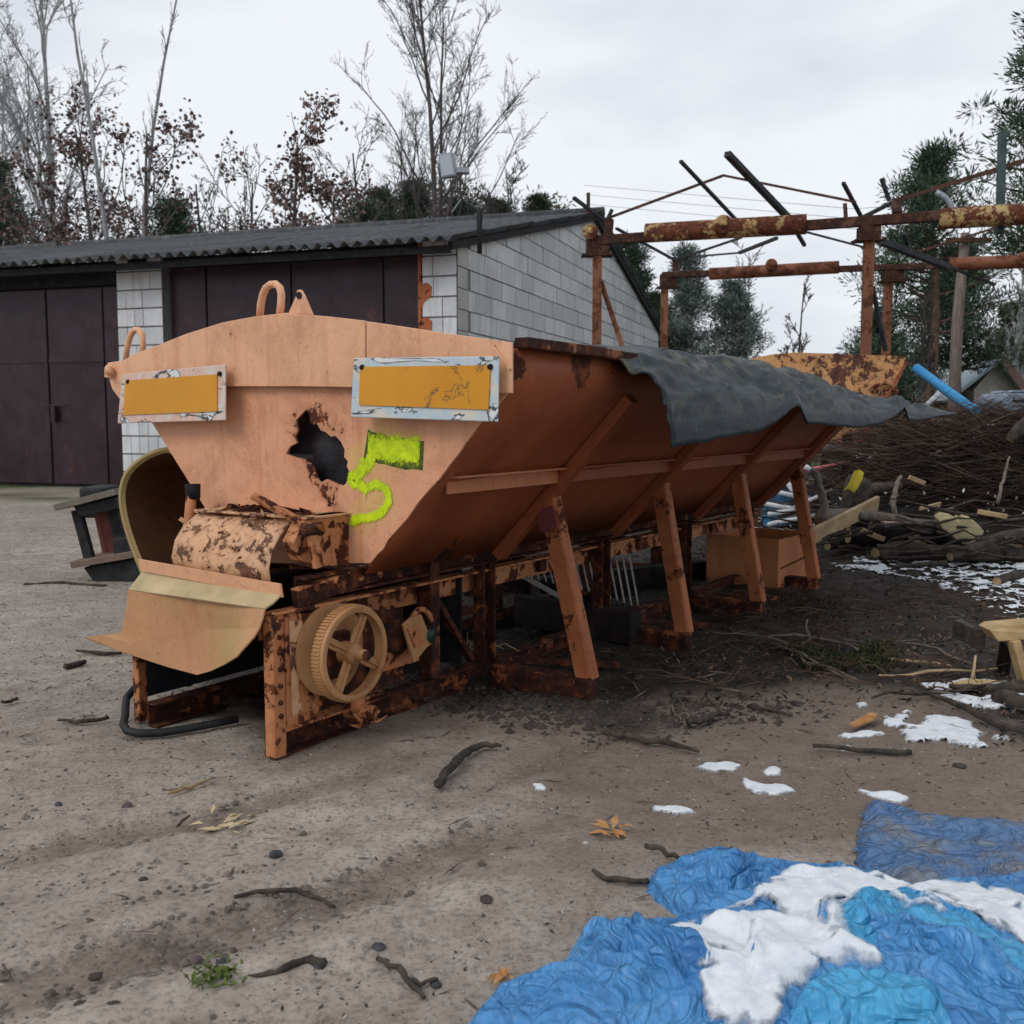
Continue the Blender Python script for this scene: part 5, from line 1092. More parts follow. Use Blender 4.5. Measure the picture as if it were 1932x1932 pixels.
bare('small_birch', B(1400, 32), zt(1400, 475, 32), .03, .05, 'faint bare tree behind the grey-green pines', seed=82, spread=.5, lv=4, mat=m_birch, start=.3)
bare('small_birch', B(1910, 24), zt(1910, 500, 24), .02, .05, 'bare grey saplings at the right edge', seed=83, spread=.5, lv=4, mat=m_birch, stems=2, start=.2)
bare('small_birch', B(1745, 17), zt(1745, 560, 17), .02, .06, 'bare stem in front of the big pine', seed=84, spread=.4, lv=3, mat=m_tb, start=.3)
m_pale = leafmat('pale_dry_brush', (.16, .15, .14), (.42, .42, .42)); m_dry = leafmat('dry_brush', (.10, .085, .065), (.22, .19, .14))
thicket('pale_brush', 1590, 2050, 24, 690, 9000, .11, m_pale, 'pale frosty brush beyond the yard at right')
thicket('dry_brush', 1230, 2100, 17, 800, 16000, .10, m_dry, 'dry grassy brush along the far side of the yard', 3)
thicket('far_wood', -400, 2400, 46, 735, 30000, .4, m_pine, 'dark far wood edge closing the view', 8)
up = empty('utility_pole', B(1797, 16.5), 0, 'weathered grey wooden utility pole in front of the pines at right', 'pole')
MB().tube([(0, 0, 0), (.02, 0, zt(1800, 600, 16.5)), (.09, 0, zt(1808, 440, 16.5))], [.10, .085, .07], 10).build('pole_shaft', plain('weathered_pole', (.13, .10, .085), (.26, .21, .18), 6, .9, stretch=(6, 6, .6)), up, True)
MB().beam((-.25, -.1, zt(1808, 455, 16.5)), (.45, -.1, zt(1808, 455, 16.5)), .05, .07).build('crossarm', m_tim2, up)
wi = MB()
for dz in (0, .35, .7): wi.tube([(P(1100, 780, 40).x, 40, zt(1100, 385, 40) + dz), (P(1600, 780, 30).x, 30, zt(1600, 432, 30) + dz * .8), (P(2100, 780, 22).x, 22, zt(2100, 400, 22) + dz * .7)], .008, 3)
tag(wi.build('overhead_wires', m_tim2, None), 'thin overhead wires crossing behind the steel frame', 'wires')
# little house at right
HOo = B(1850, 22); ho = empty('small_house', HOo, math.radians(-8), 'small pale house with steep light roof beyond the brush at right', 'house')
hz = zt(1850, 735, 22); rz_ = zt(1850, 680, 22)
MB().prism([(-.15, 0, 0), (.95, 0, 0), (.95, 0, hz - .4), (.3, 0, rz_ - .04), (-.15, 0, hz)], (0, 4, 0)).build('wall', plain('pale_render', (.42, .38, .35), (.56, .52, .49), 4), ho)
m_hr = plain('pale_blue_roof', (.34, .41, .47), (.48, .54, .59), 6); m_fa = plain('brown_fascia', (.16, .10, .08), (.24, .16, .13), 8)
MB().beam((-.75, 1.9, hz - .25), (.3, 1.9, rz_ + .03), 4.4, .06, (0, 0, 1)).build('roof', m_hr, ho); MB().beam((1.2, 1.9, hz - .65), (.3, 1.9, rz_ + .03), 4.4, .06).build('roof', m_hr, ho)
MB().beam((1.2, -.36, hz - .65), (.3, -.36, rz_ + .01), .05, .15, (0, 0, 1)).build('fascia', m_fa, ho); MB().bx(.3, .6, -.02, .02, 1.0, 1.4).build('window', m_inner, ho)

# ------------------------------------------------------------------ DEBRIS at right
def logt(nm, pts, r, m, lab, cat='log', n=9, grp=None, ends=True, wob=.006, sub=4, seed=0):
    rg = random.Random(seed + int(pts[0].x * 100)); q = []
    for i in range(len(pts) - 1):
        for k in range(sub): q.append(pts[i].lerp(pts[i + 1], k / sub) + Vector((rg.uniform(-wob, wob), rg.uniform(-wob, wob), rg.uniform(-wob, wob))))
    q.append(pts[-1]); rr = np.interp(np.linspace(0, 1, len(q)), np.linspace(0, 1, len(r)), r) * np.array([rg.uniform(.9, 1.1) for _ in q])
    o = empty(nm, q[0], 0, lab, cat, grp); MB().tube([p - q[0] for p in q], list(rr), n, True).build('stem', m, o, True)
    if ends:
        for e_, d_, r_ in ((q[0] - q[0], (q[0] - q[1]).normalized(), rr[0]),) if rg.random() < .5 else ((q[0] - q[0], (q[0] - q[1]).normalized(), rr[0]), (q[-1] - q[0], (q[-1] - q[-2]).normalized(), rr[-1])):
            if r_ > .015: MB().lathe(e_ - d_ * .004, d_, [(0, r_ * .9), (.006, r_ * .88)], 9).build('cut_face', m_fresh, o)
    return o
def GG(u, v, z=0): p = G(u, v, 0); p.z = 0; return p + Vector((0, 0, z))
YB = 8.3
# brush pile: dark tangled core, twigs, netting
bpb = B(1850, YB); bp = empty('brush_pile', bpb, 0, 'big dark brush pile of thin twigs under black netting at the right edge', 'brush pile')
top = [(1560, 905), (1600, 872), (1650, 830), (1700, 797), (1760, 788), (1840, 786), (1932, 778), (2100, 740), (2400, 700)]
def bp_h(x, y):
    u = CC + F * x / (y * 1.0); zt_ = HH - (np.interp(u, [a for a, _ in top], [b for _, b in top]) - HZ) / F * 8.6
    return zt_
X0, X1 = P(1580, 786, YB).x, P(2350, 786, YB).x
gx = np.linspace(X0, X1, 90); A = []
for j, q in enumerate(np.linspace(0, 1, 30)):
    row = []
    for x in gx:
        e_ = float(sstep(X0 - .05, X0 + .6, x)); ht = max(float(bp_h(x, 8.6)), .25) * .95
        y = 8.05 + (.1 + .5 * q ** 2 + 1.2 * max(0, q - .7)) + (1 - e_) * .6; z = .30 * e_ + (ht - .30) * math.sin(min(1, q * 1.25) * PI / 2) - 1.0 * max(0, q - .8)
        dn = (fbm(x * 3, q * 4, 7, 4) - .5); row.append((x - bpb.x, y - bpb.y + float(dn) * .35, float(z + dn * .16)))
    A.append(row)
bpm = plain('dark_brushwood', (.006, .0045, .004), (.04, .024, .018), 9, 1.0, 1.0, .03, stretch=(1, 1, 4)); MB().grid(np.array(A)).build('brush_core', bpm, bp, True)
m_tw = [plain('twig_dark', (.022, .014, .011), (.05, .034, .026), 5, .95), plain('twig_brown', (.06, .036, .026), (.13, .08, .055), 5, .95), plain('twig_grey', (.10, .085, .07), (.2, .17, .14), 5, .95)]
A = np.array(A)
for mi, (N, r_) in enumerate(((5200, .0035), (3800, .0032), (620, .003))):
    T_ = Tubes(3); rg = random.Random(100 + mi)
    for i in range(N):
        a = A[rg.randint(2 if mi else 0, 26), rg.randint(0, 89)]; p = np.array(a) + np.array([rg.uniform(-.1, .1), rg.uniform(-.10, .03), rg.uniform(-.04, .05)]); L = rg.uniform(.15, .65); d = np.array([rg.choice((-1, 1)) * rg.uniform(.5, 1), rg.uniform(-.25, .2), rg.gauss(0, .22)]); d /= np.linalg.norm(d)
        b = np.array([rg.uniform(-.05, .05), 0, rg.uniform(-.08, .06)]); T_.add([p, p + d * L * .5 + b * L, p + d * L], r_ * rg.uniform(.8, 1.8), .0015)
    tag(T_.build('twigs', m_tw[mi], bp), kind='stuff')
nt_ = MB()
for i in range(34):
    for sgn in (-1, 1):
        pts = []
        for k in range(12):
            q = k / 11; j = int(np.clip(8 + i * 2 + sgn * k * 1.1, 0, 89)); a = A[int(3 + q * 13), j]; pts.append((a[0], a[1] - .07, a[2]))
        nt_.tube(pts, .0016, 3, cap=False)
tag(nt_.build('netting', m_black, bp), kind='stuff')
for i in range(9):
    a = A[R.randint(14, 24), R.randint(3, 60)]; c = Vector(a) + Vector((0, -.05, .03)); MB().lathe(c - Vector((0, 0, .01)), (.1, 0, 1), [(0, .03), (.012, .045), (.022, .01)], 9).build('snow_lump', m_snowl, bp, True)
# black mesh bales / tarred heap under the pile
hp_ = MB(); A2 = []
for q in np.linspace(0, 1, 16):
    A2.append([(x, 7.75 + .5 * q + .15 * float(fbm(x * 4, q * 3, 21)), .02 + .36 * math.sin(q * PI / 2) + .12 * float(fbm(x * 5, q * 5, 22) - .5)) for x in np.linspace(P(1590, 786, 7.9).x, P(2350, 786, 7.9).x, 70)])
tag(hp_.grid(np.array(A2)).build('black_heap', plain('black_rot', (.005, .005, .005), (.022, .018, .016), 14, .9, 1, .02), None, True), 'black rotted heap of bark under the brush pile', 'heap', None, 'stuff')
D = lambda u, v, Y: P(u, v, Y)
gL = 'branches and logs at the foot of the brush pile'
logt('fallen_branch', [D(1548, 975, 7.0), D(1600, 970, 7.2), D(1680, 978, 7.3), D(1760, 990, 7.3), D(1800, 1000, 7.3)], [.055, .04, .035, .03, .045], m_bark2, 'long bent grey branch lying over the leaning plank', 'branch', grp=gL)
logt('forked_stub', [D(1533, 885, 7.1), D(1545, 915, 7.05), D(1556, 950, 7.0), D(1552, 985, 6.95)], [.022, .026, .03, .045], m_bark2, 'upright forked branch stub beside the rear orange leg', 'branch', grp=gL)
logt('log', [GG(1650, 1062, .06), GG(1700, 1056, .07), GG(1800, 1066, .07), GG(1932, 1063, .06), GG(2100, 1060, .06)], [.045, .07, .05, .045, .04], m_bark, 'long dark trunk on the mulch in front of the heap', 'log', grp=gL)
logt('log', [D(1790, 1050, 6.7), D(1860, 1025, 6.8), D(1932, 1005, 6.9), D(2080, 990, 7)], [.03, .04, .045, .05], m_bark, 'dark branch rising to the right behind the split chunk', 'branch', grp=gL)
logt('log', [D(1700, 915, 7.75), D(1640, 925, 7.7), D(1600, 960, 7.6)], [.03, .045, .03], m_bark, 'mossy branch curving out from under the pile', 'branch', grp=gL)
logt('thin_pale_stick', [D(1700, 897, 7.55), D(1690, 925, 7.5), D(1683, 950, 7.45), D(1690, 975, 7.4)], [.012, .02, .022, .02], m_bark2, 'pale knotty upright stick with an orange cut face', 'stick', grp=gL)
logt('thin_pale_stick', [D(1905, 860, 7.9), D(1893, 905, 7.85), D(1882, 950, 7.8)], [.008, .013, .016], m_bark2, 'thin grey stick hanging down the face of the brush pile', 'stick', grp=gL)
logt('log', [GG(1560, 1045, .05), GG(1620, 1035, .07), GG(1700, 1030, .06)], [.03, .05, .04], m_bark, 'short dark trunk left of the long one near the plank foot', 'log', grp=gL)
logt('log', [D(1600, 1010, 7.3), D(1700, 1012, 7.35), D(1790, 1015, 7.4)], [.06, .065, .06], m_beamd, 'thick black log below the pink plank strip', 'log', grp=gL)
logt('log', [GG(1880, 1105, .03), GG(1932, 1095, .03), GG(2050, 1085, .03)], [.03, .035, .03], m_bark, 'dark log beside the thawing snow at the right edge', 'log', grp=gL)
single(MB().beam(D(1512, 1022, 6.7), D(1655, 950, 7.4), .03, .115, (0, -.3, 1)), 'plank', m_plank, 'pale sawn plank leaning upward behind the rear orange leg', 'plank', bevel=.003)
single(MB().beam(D(1665, 986, 7.2), D(1835, 994, 7.2), .08, .016), 'plank', plain('pinkish_plank', (.50, .28, .2), (.66, .5, .45), 10, .7), 'thin pinkish plank strip on the black log', 'plank')
single(MB().beam(D(1845, 965, 7.1), D(1900, 975, 7.0), .05, .03), 'plank', m_fresh, 'short split board end right of the cream chunk', 'plank', bevel=.003)
ck = [D(1772, 983, 7.0), D(1784, 977, 7.0), D(1800, 980, 7.0), D(1812, 986, 7.0), D(1818, 975, 7.0), D(1832, 979, 7.0), D(1846, 990, 7.0), D(1857, 1003, 7.0), D(1852, 1012, 7.0), D(1832, 1030, 7.0), D(1815, 1026, 7.0), D(1792, 1008, 7.0), D(1776, 995, 7.0)]
single(MB().prism(ck, (.05, .22, .02)), 'split_log_chunk', plain('cream_split_wood', (.42, .34, .18), (.62, .53, .32), 12, .85, .8, .008, stretch=(1, 1, 5)), 'cream-coloured split wood chunk with a jagged top on the log pile', 'log', bevel=.006)
# stump with yellow rag
stp = empty('dark_stump', D(1610, 960, 7.5), 0, 'dark upright stump left of the brush pile with yellow rag on it', 'stump'); c0 = D(1610, 960, 7.5)
MB().tube([D(1612, 1000, 7.5) - c0, D(1612, 960, 7.5) - c0, D(1616, 920, 7.5) - c0, D(1622, 900, 7.5) - c0], [.12, .10, .095, .08], 10).build('trunk_body', m_bark, stp, True)
rag = MB(); A3 = []
pts_ = [[(1612, 888), (1622, 886), (1630, 892)], [(1606, 900), (1618, 900), (1627, 904)], [(1600, 915), (1612, 915), (1620, 918)], [(1590, 926), (1600, 922), (1612, 930)]]
single(rag.grid(np.array([[list(D(u, v, 7.33 + R.uniform(-.02, .02))) for u, v in r] for r in pts_])), 'yellow_rag', plain('yellow_cloth', (.42, .33, .03), (.6, .5, .06), 12, .8), 'small bright yellow rag hanging on the dark stump', 'rag', smooth=True)
# blue sheeting with white pipes behind the rear legs
m_blue = plain('blue_plastic', (.012, .10, .22), (.03, .2, .38), 3, .35); YP = 8.8
A4 = []
for q in np.linspace(0, 1, 14): A4.append([list(D(1440 + 165 * k / 24, 990 - 78 * math.sin(q * PI / 2) + 6 * float(vn(k * .5, q * 4, 3)), YP + .5 * q)) for k in range(25)])
single(MB().grid(np.array(A4)), 'blue_plastic_heap', m_blue, 'heap of folded blue plastic sheeting beyond the rear orange leg', 'plastic sheet', smooth=True)
m_pipe = plain('white_pipe', (.55, .57, .60), (.70, .72, .74), 12, .4); m_pink = plain('pink_strip', (.55, .12, .14), (.7, .3, .3), 12, .5)
def pipe(a, b, Y0, Y1, r, m, lab, cat='pipe', grp=None, nm='white_pipe', z0=None):
    A_, B_ = D(*a, Y0), D(*b, Y1); o = MB().tube([A_, A_.lerp(B_, .5) + Vector((0, 0, -.005)), B_], r, 9).build(nm, m, None, True); return tag(o, lab, cat, grp)
gP = 'thin white pipes on the blue sheeting'
pipe((1640, 868), (1778, 735), 8.4, 9.4, .022, m_pipe, 'long white pipe leaning up behind the felt cover corner')
for i, (a, b) in enumerate((((1482, 905), (1522, 962)), ((1450, 925), (1530, 940)), ((1500, 955), (1570, 925)), ((1440, 950), (1540, 965)), ((1450, 970), (1530, 955)), ((1520, 880), (1560, 905)), ((1470, 985), (1560, 968)), ((1450, 990), (1500, 975)))):
    pipe(a, b, 8.5 - .02 * i, 8.55, .02, m_pipe, ['steep white pipe right behind the rear orange leg', 'white pipe crossing the top of the blue sheeting', 'white pipe rising to the right off the blue sheeting', 'white pipe sloping gently down the blue sheeting', 'white pipe sloping gently up the blue sheeting', 'short upper white pipe near the pink strips', 'low white pipe near the foot of the blue sheeting', 'lowest short white pipe left under the blue sheeting'][i], 'pipe', gP)
pipe((1502, 890), (1620, 868), 8.45, 8.6, .016, m_pink, 'upper pink strip pointing right past the rear leg', 'strip', nm='pink_strip'); pipe((1482, 870 + 5), (1545, 893), 8.4, 8.45, .014, m_pink, 'lower pink strip slanting down behind the rear leg', 'strip', nm='pink_strip')
pipe((1728, 694), (1852, 784), 9.3, 8.6, .042, plain('sky_blue_pipe', (.03, .24, .52), (.06, .34, .62), 6, .35), 'thick sky-blue pipe slanting down into the brush pile', 'pipe', nm='blue_pipe')
A5 = []
for q in np.linspace(0, 1, 8): A5.append([list(D(1560 + 75 * k / 14, 866 - 24 * math.sin(q * PI / 2) * math.sin(k / 14 * PI) ** .7, 9.6 + q * .5)) for k in range(15)])
single(MB().grid(np.array(A5)), 'white_sheet_bundle', plain('dirty_white_film', (.45, .47, .5), (.66, .68, .7), 10, .5, .6, .01), 'crumpled whitish film bundle beyond the hopper end', 'plastic film', smooth=True)
# grey-blue tub at right edge
tbx = empty('plastic_tub', D(1930, 778, 8.9), 0, 'grey-blue rounded plastic tub lying on top of the brush pile', 'tub'); c0 = D(1930, 778, 8.9); m_tub = plain('grey_blue_plastic', (.17, .21, .27), (.26, .31, .38), 10, .45)
def tubp(pts, Y): return [D(u, v, Y) - c0 for u, v in pts]
MB().prism(tubp([(1893, 765), (1891, 755), (1896, 745), (1906, 741), (1990, 738), (1990, 777), (1904, 777), (1896, 773)], 8.8), (0, .5, 0)).build('tub_body', m_tub, tbx, bevel=.02)
MB().prism(tubp([(1912, 754), (1990, 753), (1990, 757), (1912, 758)], 8.79), (0, .02, 0)).build('slot', m_inner, tbx); MB().prism(tubp([(1908, 740), (1912, 736), (1990, 734), (1990, 739)], 8.8), (0, .4, 0)).build('rim', m_tub, tbx)
MB().tube([D(1900, 870, 7.8), D(1932, 800, 7.9), D(1980, 740, 8.0)], [.05, .06, .07], 8)
logt('log', [D(1905, 830, 7.9), D(1935, 800, 7.9), D(1985, 770, 8.0)], [.04, .06, .07], m_bark, 'dark thick branch entering the brush pile from the right edge', 'branch', grp=gL)
# sawhorse and split timber at the right edge
swh = empty('sawhorse', GG(1930, 1300), 0, 'yellowish wooden sawhorse cut off at the right edge above the snow', 'sawhorse'); c0 = GG(1930, 1300); Y_ = c0.y
MB().prism([D(1868, 1189, Y_) - c0, D(1880, 1182, Y_ + .05) - c0, D(2040, 1168, Y_) - c0, D(2040, 1200, Y_) - c0, D(1884, 1211, Y_) - c0], (0, .10, 0)).build('top_beam', m_fresh, swh, bevel=.004)
MB().beam(D(1912, 1208, Y_) - c0, D(1938, 1305, Y_ - .02) - c0, .055, .03, (1, 0, 0)).build('leg', m_fresh, swh, bevel=.003); MB().beam(D(2010, 1208, Y_) - c0, D(2030, 1310, Y_) - c0, .055, .03, (1, 0, 0)).build('leg', m_fresh, swh, bevel=.003)
MB().beam(D(1900, 1210, Y_ + .2) - c0, D(1890, 1275, Y_ + .25) - c0, .05, .03, (1, 0, 0)).build('leg', m_beamd, swh); MB().bx(D(1864, 1195, Y_).x - c0.x, D(1884, 1195, Y_).x - c0.x, .1, .3, .13, .2).build('end_block', m_bark, swh)
logt('split_log', [GG(1790, 1308, .02), GG(1860, 1310, .025), GG(1932, 1314, .03), GG(2080, 1322, .03)], [.008, .016, .03, .034], m_bark, 'split log with a bright cut face lying under the sawhorse', 'log')
single(MB().prism([GG(1788, 1304, .025), GG(1830, 1300, .035), GG(1890, 1308, .042), GG(1850, 1312, .04)], (0, 0, .004)), 'wood_splinter', m_fresh, 'bright splinter of fresh wood on the split log', 'wood splinter')
logt('curved_branch', [D(1868, 1262, 4.3), D(1880, 1240, 4.35), D(1905, 1228, 4.4), D(1940, 1226, 4.4), D(2010, 1235, 4.4)], [.01, .018, .02, .02, .02], m_bark, 'dark curved branch behind the sawhorse leg', 'branch')
logt('end_log', [GG(1880, 1330, .03), GG(1932, 1345, .03), GG(2050, 1365, .03)], [.03, .035, .035], m_bark, 'thick dark log end at the right edge by the snow', 'log')

bd_ = [((1560, 1000), (1605, 990), .03, .012), ((1625, 1000), (1668, 1018), .035, .014), ((1480, 1000), (1530, 1012), .03, .012), ((1700, 1035), (1745, 1020), .04, .02), ((1735, 960), (1775, 950), .025, .012), ((1880, 1015), (1925, 1030), .035, .02), ((1640, 1000), (1650, 965), .03, .015), ((1715, 900), (1745, 912), .03, .012)]
blab = ['broken pale board bit beside the leaning plank foot', 'short splintered board below the bent grey branch', 'thin board scrap behind the last orange leg', 'board piece leaning on the long dark trunk', 'small board end under the brush pile', 'split board tip right of the cream chunk low down', 'upright board splinter by the stump', 'orange-cut wood end under the mossy branch']
for k, (a, b, w_, t_) in enumerate(bd_):
    single(MB().beam(D(*a, 7.0 + .05 * k), D(*b, 7.1 + .05 * k), t_, w_, (0, -.4, 1)), 'scrap_board', m_plank if k % 3 else m_fresh, blab[k], 'board', 'broken boards in the scrap', bevel=.002)
T_ = Tubes(4); rg = random.Random(77)
for i in range(150):
    a = G(rg.uniform(1560, 2150), rg.uniform(985, 1075)); a.z = rg.uniform(.02, .28) * (1 if a.y > 6.4 else .3); L = rg.uniform(.2, .9); d = Vector((rg.choice((-1, 1)) * rg.uniform(.5, 1), rg.uniform(-.3, .3), rg.uniform(-.12, .25))).normalized()
    p_ = [a + d * L * q + Vector((rg.uniform(-.02, .02), 0, rg.uniform(-.025, .025) - .06 * q * q)) for q in (0, .25, .5, .75, 1)]; T_.add([tuple(q) for q in p_], rg.uniform(.006, .02), .004)
tag(T_.build('heap_branches', m_bark, None), 'tangle of dark branches and brash along the foot of the brush pile', 'branches', None, 'stuff')
rg = np.random.default_rng(5); pc_ = []
for i in range(260): q = P(rg.uniform(1470, 1960), rg.uniform(930, 1040), rg.uniform(7.2, 8.2)); pc_.append((q.x, q.y, max(q.z, .02)))
tag(leaves_mesh('pale_scraps', np.array(pc_)[:150], .028, plain('pale_scrap', (.30, .26, .22), (.62, .58, .54), 3, .8), None, 6, elong=1.2, wid=.5), 'small pale wood and film scraps strewn through the heap', 'scraps', None, 'stuff')

# ------------------------------------------------------------------ sticks, twigs, stones and leaves one can tell apart
gS = 'single sticks lying on the ground'
stick = lambda px, r, lab, m=m_bark, nm='stick', lift=.008: logt(nm, [GG(u, v, lift) for u, v in px], r, m, lab, 'stick', 6, gS, ends=False, wob=.004, sub=3)
stick([(825, 1490), (838, 1475), (855, 1450), (875, 1432), (900, 1416), (920, 1413), (945, 1416)], [.014, .013, .014, .012, .008, .005], 'thick bent black stick in the middle of the sand', lift=.014)
stick([(1150, 1388), (1200, 1400), (1260, 1408), (1318, 1424)], [.007, .012, .010, .005], 'long straight dark stick in front of the first orange leg', lift=.01)
stick([(1535, 1412), (1620, 1420), (1720, 1424)], [.006, .009, .008], 'straight dark stick below the snow dots')
stick([(1295, 1368), (1330, 1365), (1345, 1355), (1375, 1350)], [.014, .011, .008], 'short curled dark branch piece on the soil', lift=.01)
stick([(1410, 1338), (1450, 1344), (1495, 1354)], [.006, .008, .005], 'short stick at the soil edge right of centre')
stick([(1218, 1608), (1250, 1622), (1280, 1636)], [.006, .007, .005], 'upper twig poking out behind the blue tarp fold', lift=.02)
stick([(1118, 1652), (1150, 1664), (1190, 1672), (1222, 1668)], [.004, .007, .007, .006], 'lower twig running under the blue tarp fold')
stick([(440, 1852), (490, 1850), (540, 1835), (585, 1818), (612, 1826)], [.004, .006, .007, .012], 'curved stick with a dark knob at the bottom left of centre')
stick([(710, 1815), (750, 1835), (780, 1870), (800, 1890)], [.005, .006, .004], 'thin branching twig near the bottom centre')
stick([(775, 1860), (800, 1862), (825, 1856)], [.005, .004, .003], 'tiny side twig near the bottom centre')
stick([(110, 1365), (160, 1366), (205, 1358)], [.005, .008, .006], 'dark stick left of the hose loop')
stick([(0, 1330), (20, 1326), (32, 1322)], [.006, .006], 'dark stick at the left picture edge')
stick([(145, 1232), (185, 1236), (230, 1236)], [.006, .01, .007], 'reddish stick left of the bent apron')
stick([(120, 1262), (140, 1258), (160, 1252)], [.012, .014, .01], 'short thick bark piece left of the apron')
stick([(335, 1565), (350, 1548), (358, 1545)], [.003, .003], 'tiny black twig on the left sand')
stick([(320, 1502), (360, 1490), (402, 1472)], [.004, .005, .003], 'thin straw-coloured reed below the spreader corner', wood('straw', (.22, .15, .07), (.36, .26, .13)))
stick([(445, 1696), (500, 1690), (560, 1688), (600, 1702), (632, 1718)], [.004, .006, .005, .003], 'branching twig in the left middle ground')
stick([(45, 1105), (120, 1102), (200, 1108)], [.01, .012, .01], 'reddish pole lying behind the scrap stand')
for k, px in enumerate(([(1370, 1195), (1440, 1215), (1500, 1212), (1560, 1218), (1620, 1240)], [(1440, 1215), (1500, 1245), (1520, 1265), (1590, 1285), (1620, 1300)], [(1330, 1205), (1420, 1210), (1480, 1225), (1530, 1262), (1620, 1305)], [(1520, 1170), (1527, 1205), (1500, 1228)], [(1530, 1207), (1570, 1220), (1630, 1235)], [(1660, 1250), (1720, 1262), (1800, 1270)], [(1700, 1225), (1770, 1240), (1830, 1262), (1835, 1310)], [(1640, 1330), (1700, 1322), (1800, 1318), (1880, 1310)], [(1760, 1330), (1800, 1345), (1870, 1380), (1940, 1405), (2000, 1410)], [(1840, 1238), (1836, 1300)], [(1660, 1290), (1750, 1285), (1880, 1275)])):
    lb = ['pale twig spreading right from the bramble by the second leg', 'crooked grey twig bending down in the bramble', 'long pale bramble stem reaching from the hopper to the sand', 'upright forked twig standing in the bramble', 'reddish twig tip right of the upright fork', 'yellowish twig over the mossy patch', 'bent twig ending in the upright peg near the sawhorse', 'long dark stick along the mulch edge', 'long dark branch running beside the big snow patch', 'short upright peg stuck in the mulch', 'straight yellowish stalk across the mulch before the sawhorse'][k]
    lift = .05 if k in (3, 9) else .03; pts = [GG(u, v, lift) for u, v in px]
    if k in (3, 9): pts = [D(u, v, GG(px[-1][0], px[-1][1]).y) for u, v in px]
    logt('twig', pts, [.004, .007, .005] if k != 8 else [.008, .014, .01], [m_tw[2], m_bark2, m_tw[2], m_bark2, m_tw[1], m_plank, m_bark2, m_bark, m_bark, m_plank, m_plank][k], lb, 'twig', 5, gS, ends=False, wob=.008, sub=3)
def stone(u, v, r, m, lab, nm='stone', fl=.6, cat='stone', grp='loose stones on the sand'):
    bm = bmesh.new(); bmesh.ops.create_icosphere(bm, subdivisions=2, radius=1); rg = random.Random(int(u * 7 + v))
    sx = [rg.uniform(.8, 1.3), rg.uniform(.7, 1.1), fl]; ph = rg.uniform(0, 9)
    for q in bm.verts: k = 1 + .28 * (noise_(q.co, ph)); q.co = Vector((q.co.x * sx[0], q.co.y * sx[1], q.co.z * sx[2])) * (r * k)
    me = bpy.data.meshes.new(nm); bm.to_mesh(me); bm.free(); me.materials.append(m); o = bpy.data.objects.new(nm, me); COL.objects.link(o); p = G(u, v); o.location = (p.x, p.y, gz(p.x, p.y) + r * fl * .45); o.rotation_euler = (0, 0, rg.uniform(0, 6)); return tag(o, lab, cat, grp)
def noise_(c, ph):
    from mathutils import noise as n_
    return n_.noise(Vector(c) * 1.3 + Vector((ph, ph, ph)))
m_sd = plain('dark_stone', (.03, .03, .032), (.07, .07, .075), 30, .8); m_sp = plain('purple_stone', (.07, .05, .05), (.14, .10, .10), 30, .8); m_sw = plain('pale_stone', (.38, .35, .31), (.52, .5, .46), 30, .8); m_lump = plain('earth_lump', (.035, .028, .024), (.08, .065, .055), 30, .95)
for a in ((917, 1703, .016, m_lump, 'dark lump on the bare sand left of the tarp'), (714, 1790, .013, m_sd, 'dark grey stone below the centre of the sand'), (822, 1858, .012, m_sd, 'black stone near the bottom left of the tarp'), (520, 1608, .017, m_sd, 'flat dark stone slab in the left middle', ), (240, 1522, .018, m_sp, 'purplish stone on the left sand'), (262, 1518, .007, m_sw, 'small white pebble beside the purplish stone'), (1105, 1590, .009, m_sw, 'white pebble above the tarp fold'), (392, 1688, .013, m_sd, 'blue-grey stone in the tyre ruts'), (110, 1518, .010, m_sd, 'grey stone at far left of the sand'), (370, 1812, .013, m_sp, 'reddish stone above the moss tuft'), (422, 1818, .012, m_sd, 'grey stone next to the curved stick'), (600, 1825, .011, m_sd, 'dark knob stone at the curved stick end'), (180, 1845, .012, m_lump, 'dark earth clod near the bottom left corner'), (215, 1905, .014, m_lump, 'dark clod at the bottom left'), (150, 1900, .010, m_lump, 'smaller clod left of the bottom dark clod'), (270, 1655, .012, m_lump, 'earth lump in the middle ruts'), (1810, 1440, .015, m_lump, 'dark lump on the soil at right'), (1360, 1300, .02, m_lump, 'dark earth lump at the mulch edge'), (1145, 1365, .025, m_lump, 'earth clod in front of the first leg foot'), (1110, 1372, .02, m_lump, 'second earth clod beside the first leg foot'), (1080, 1360, .016, m_lump, 'third small clod left of the leg foot'), (330, 1330, .008, m_sw, 'small white stone inside the spreader outlet'), (632, 1345, .012, m_sw, 'pale stone under the pulley')):
    stone(*a)
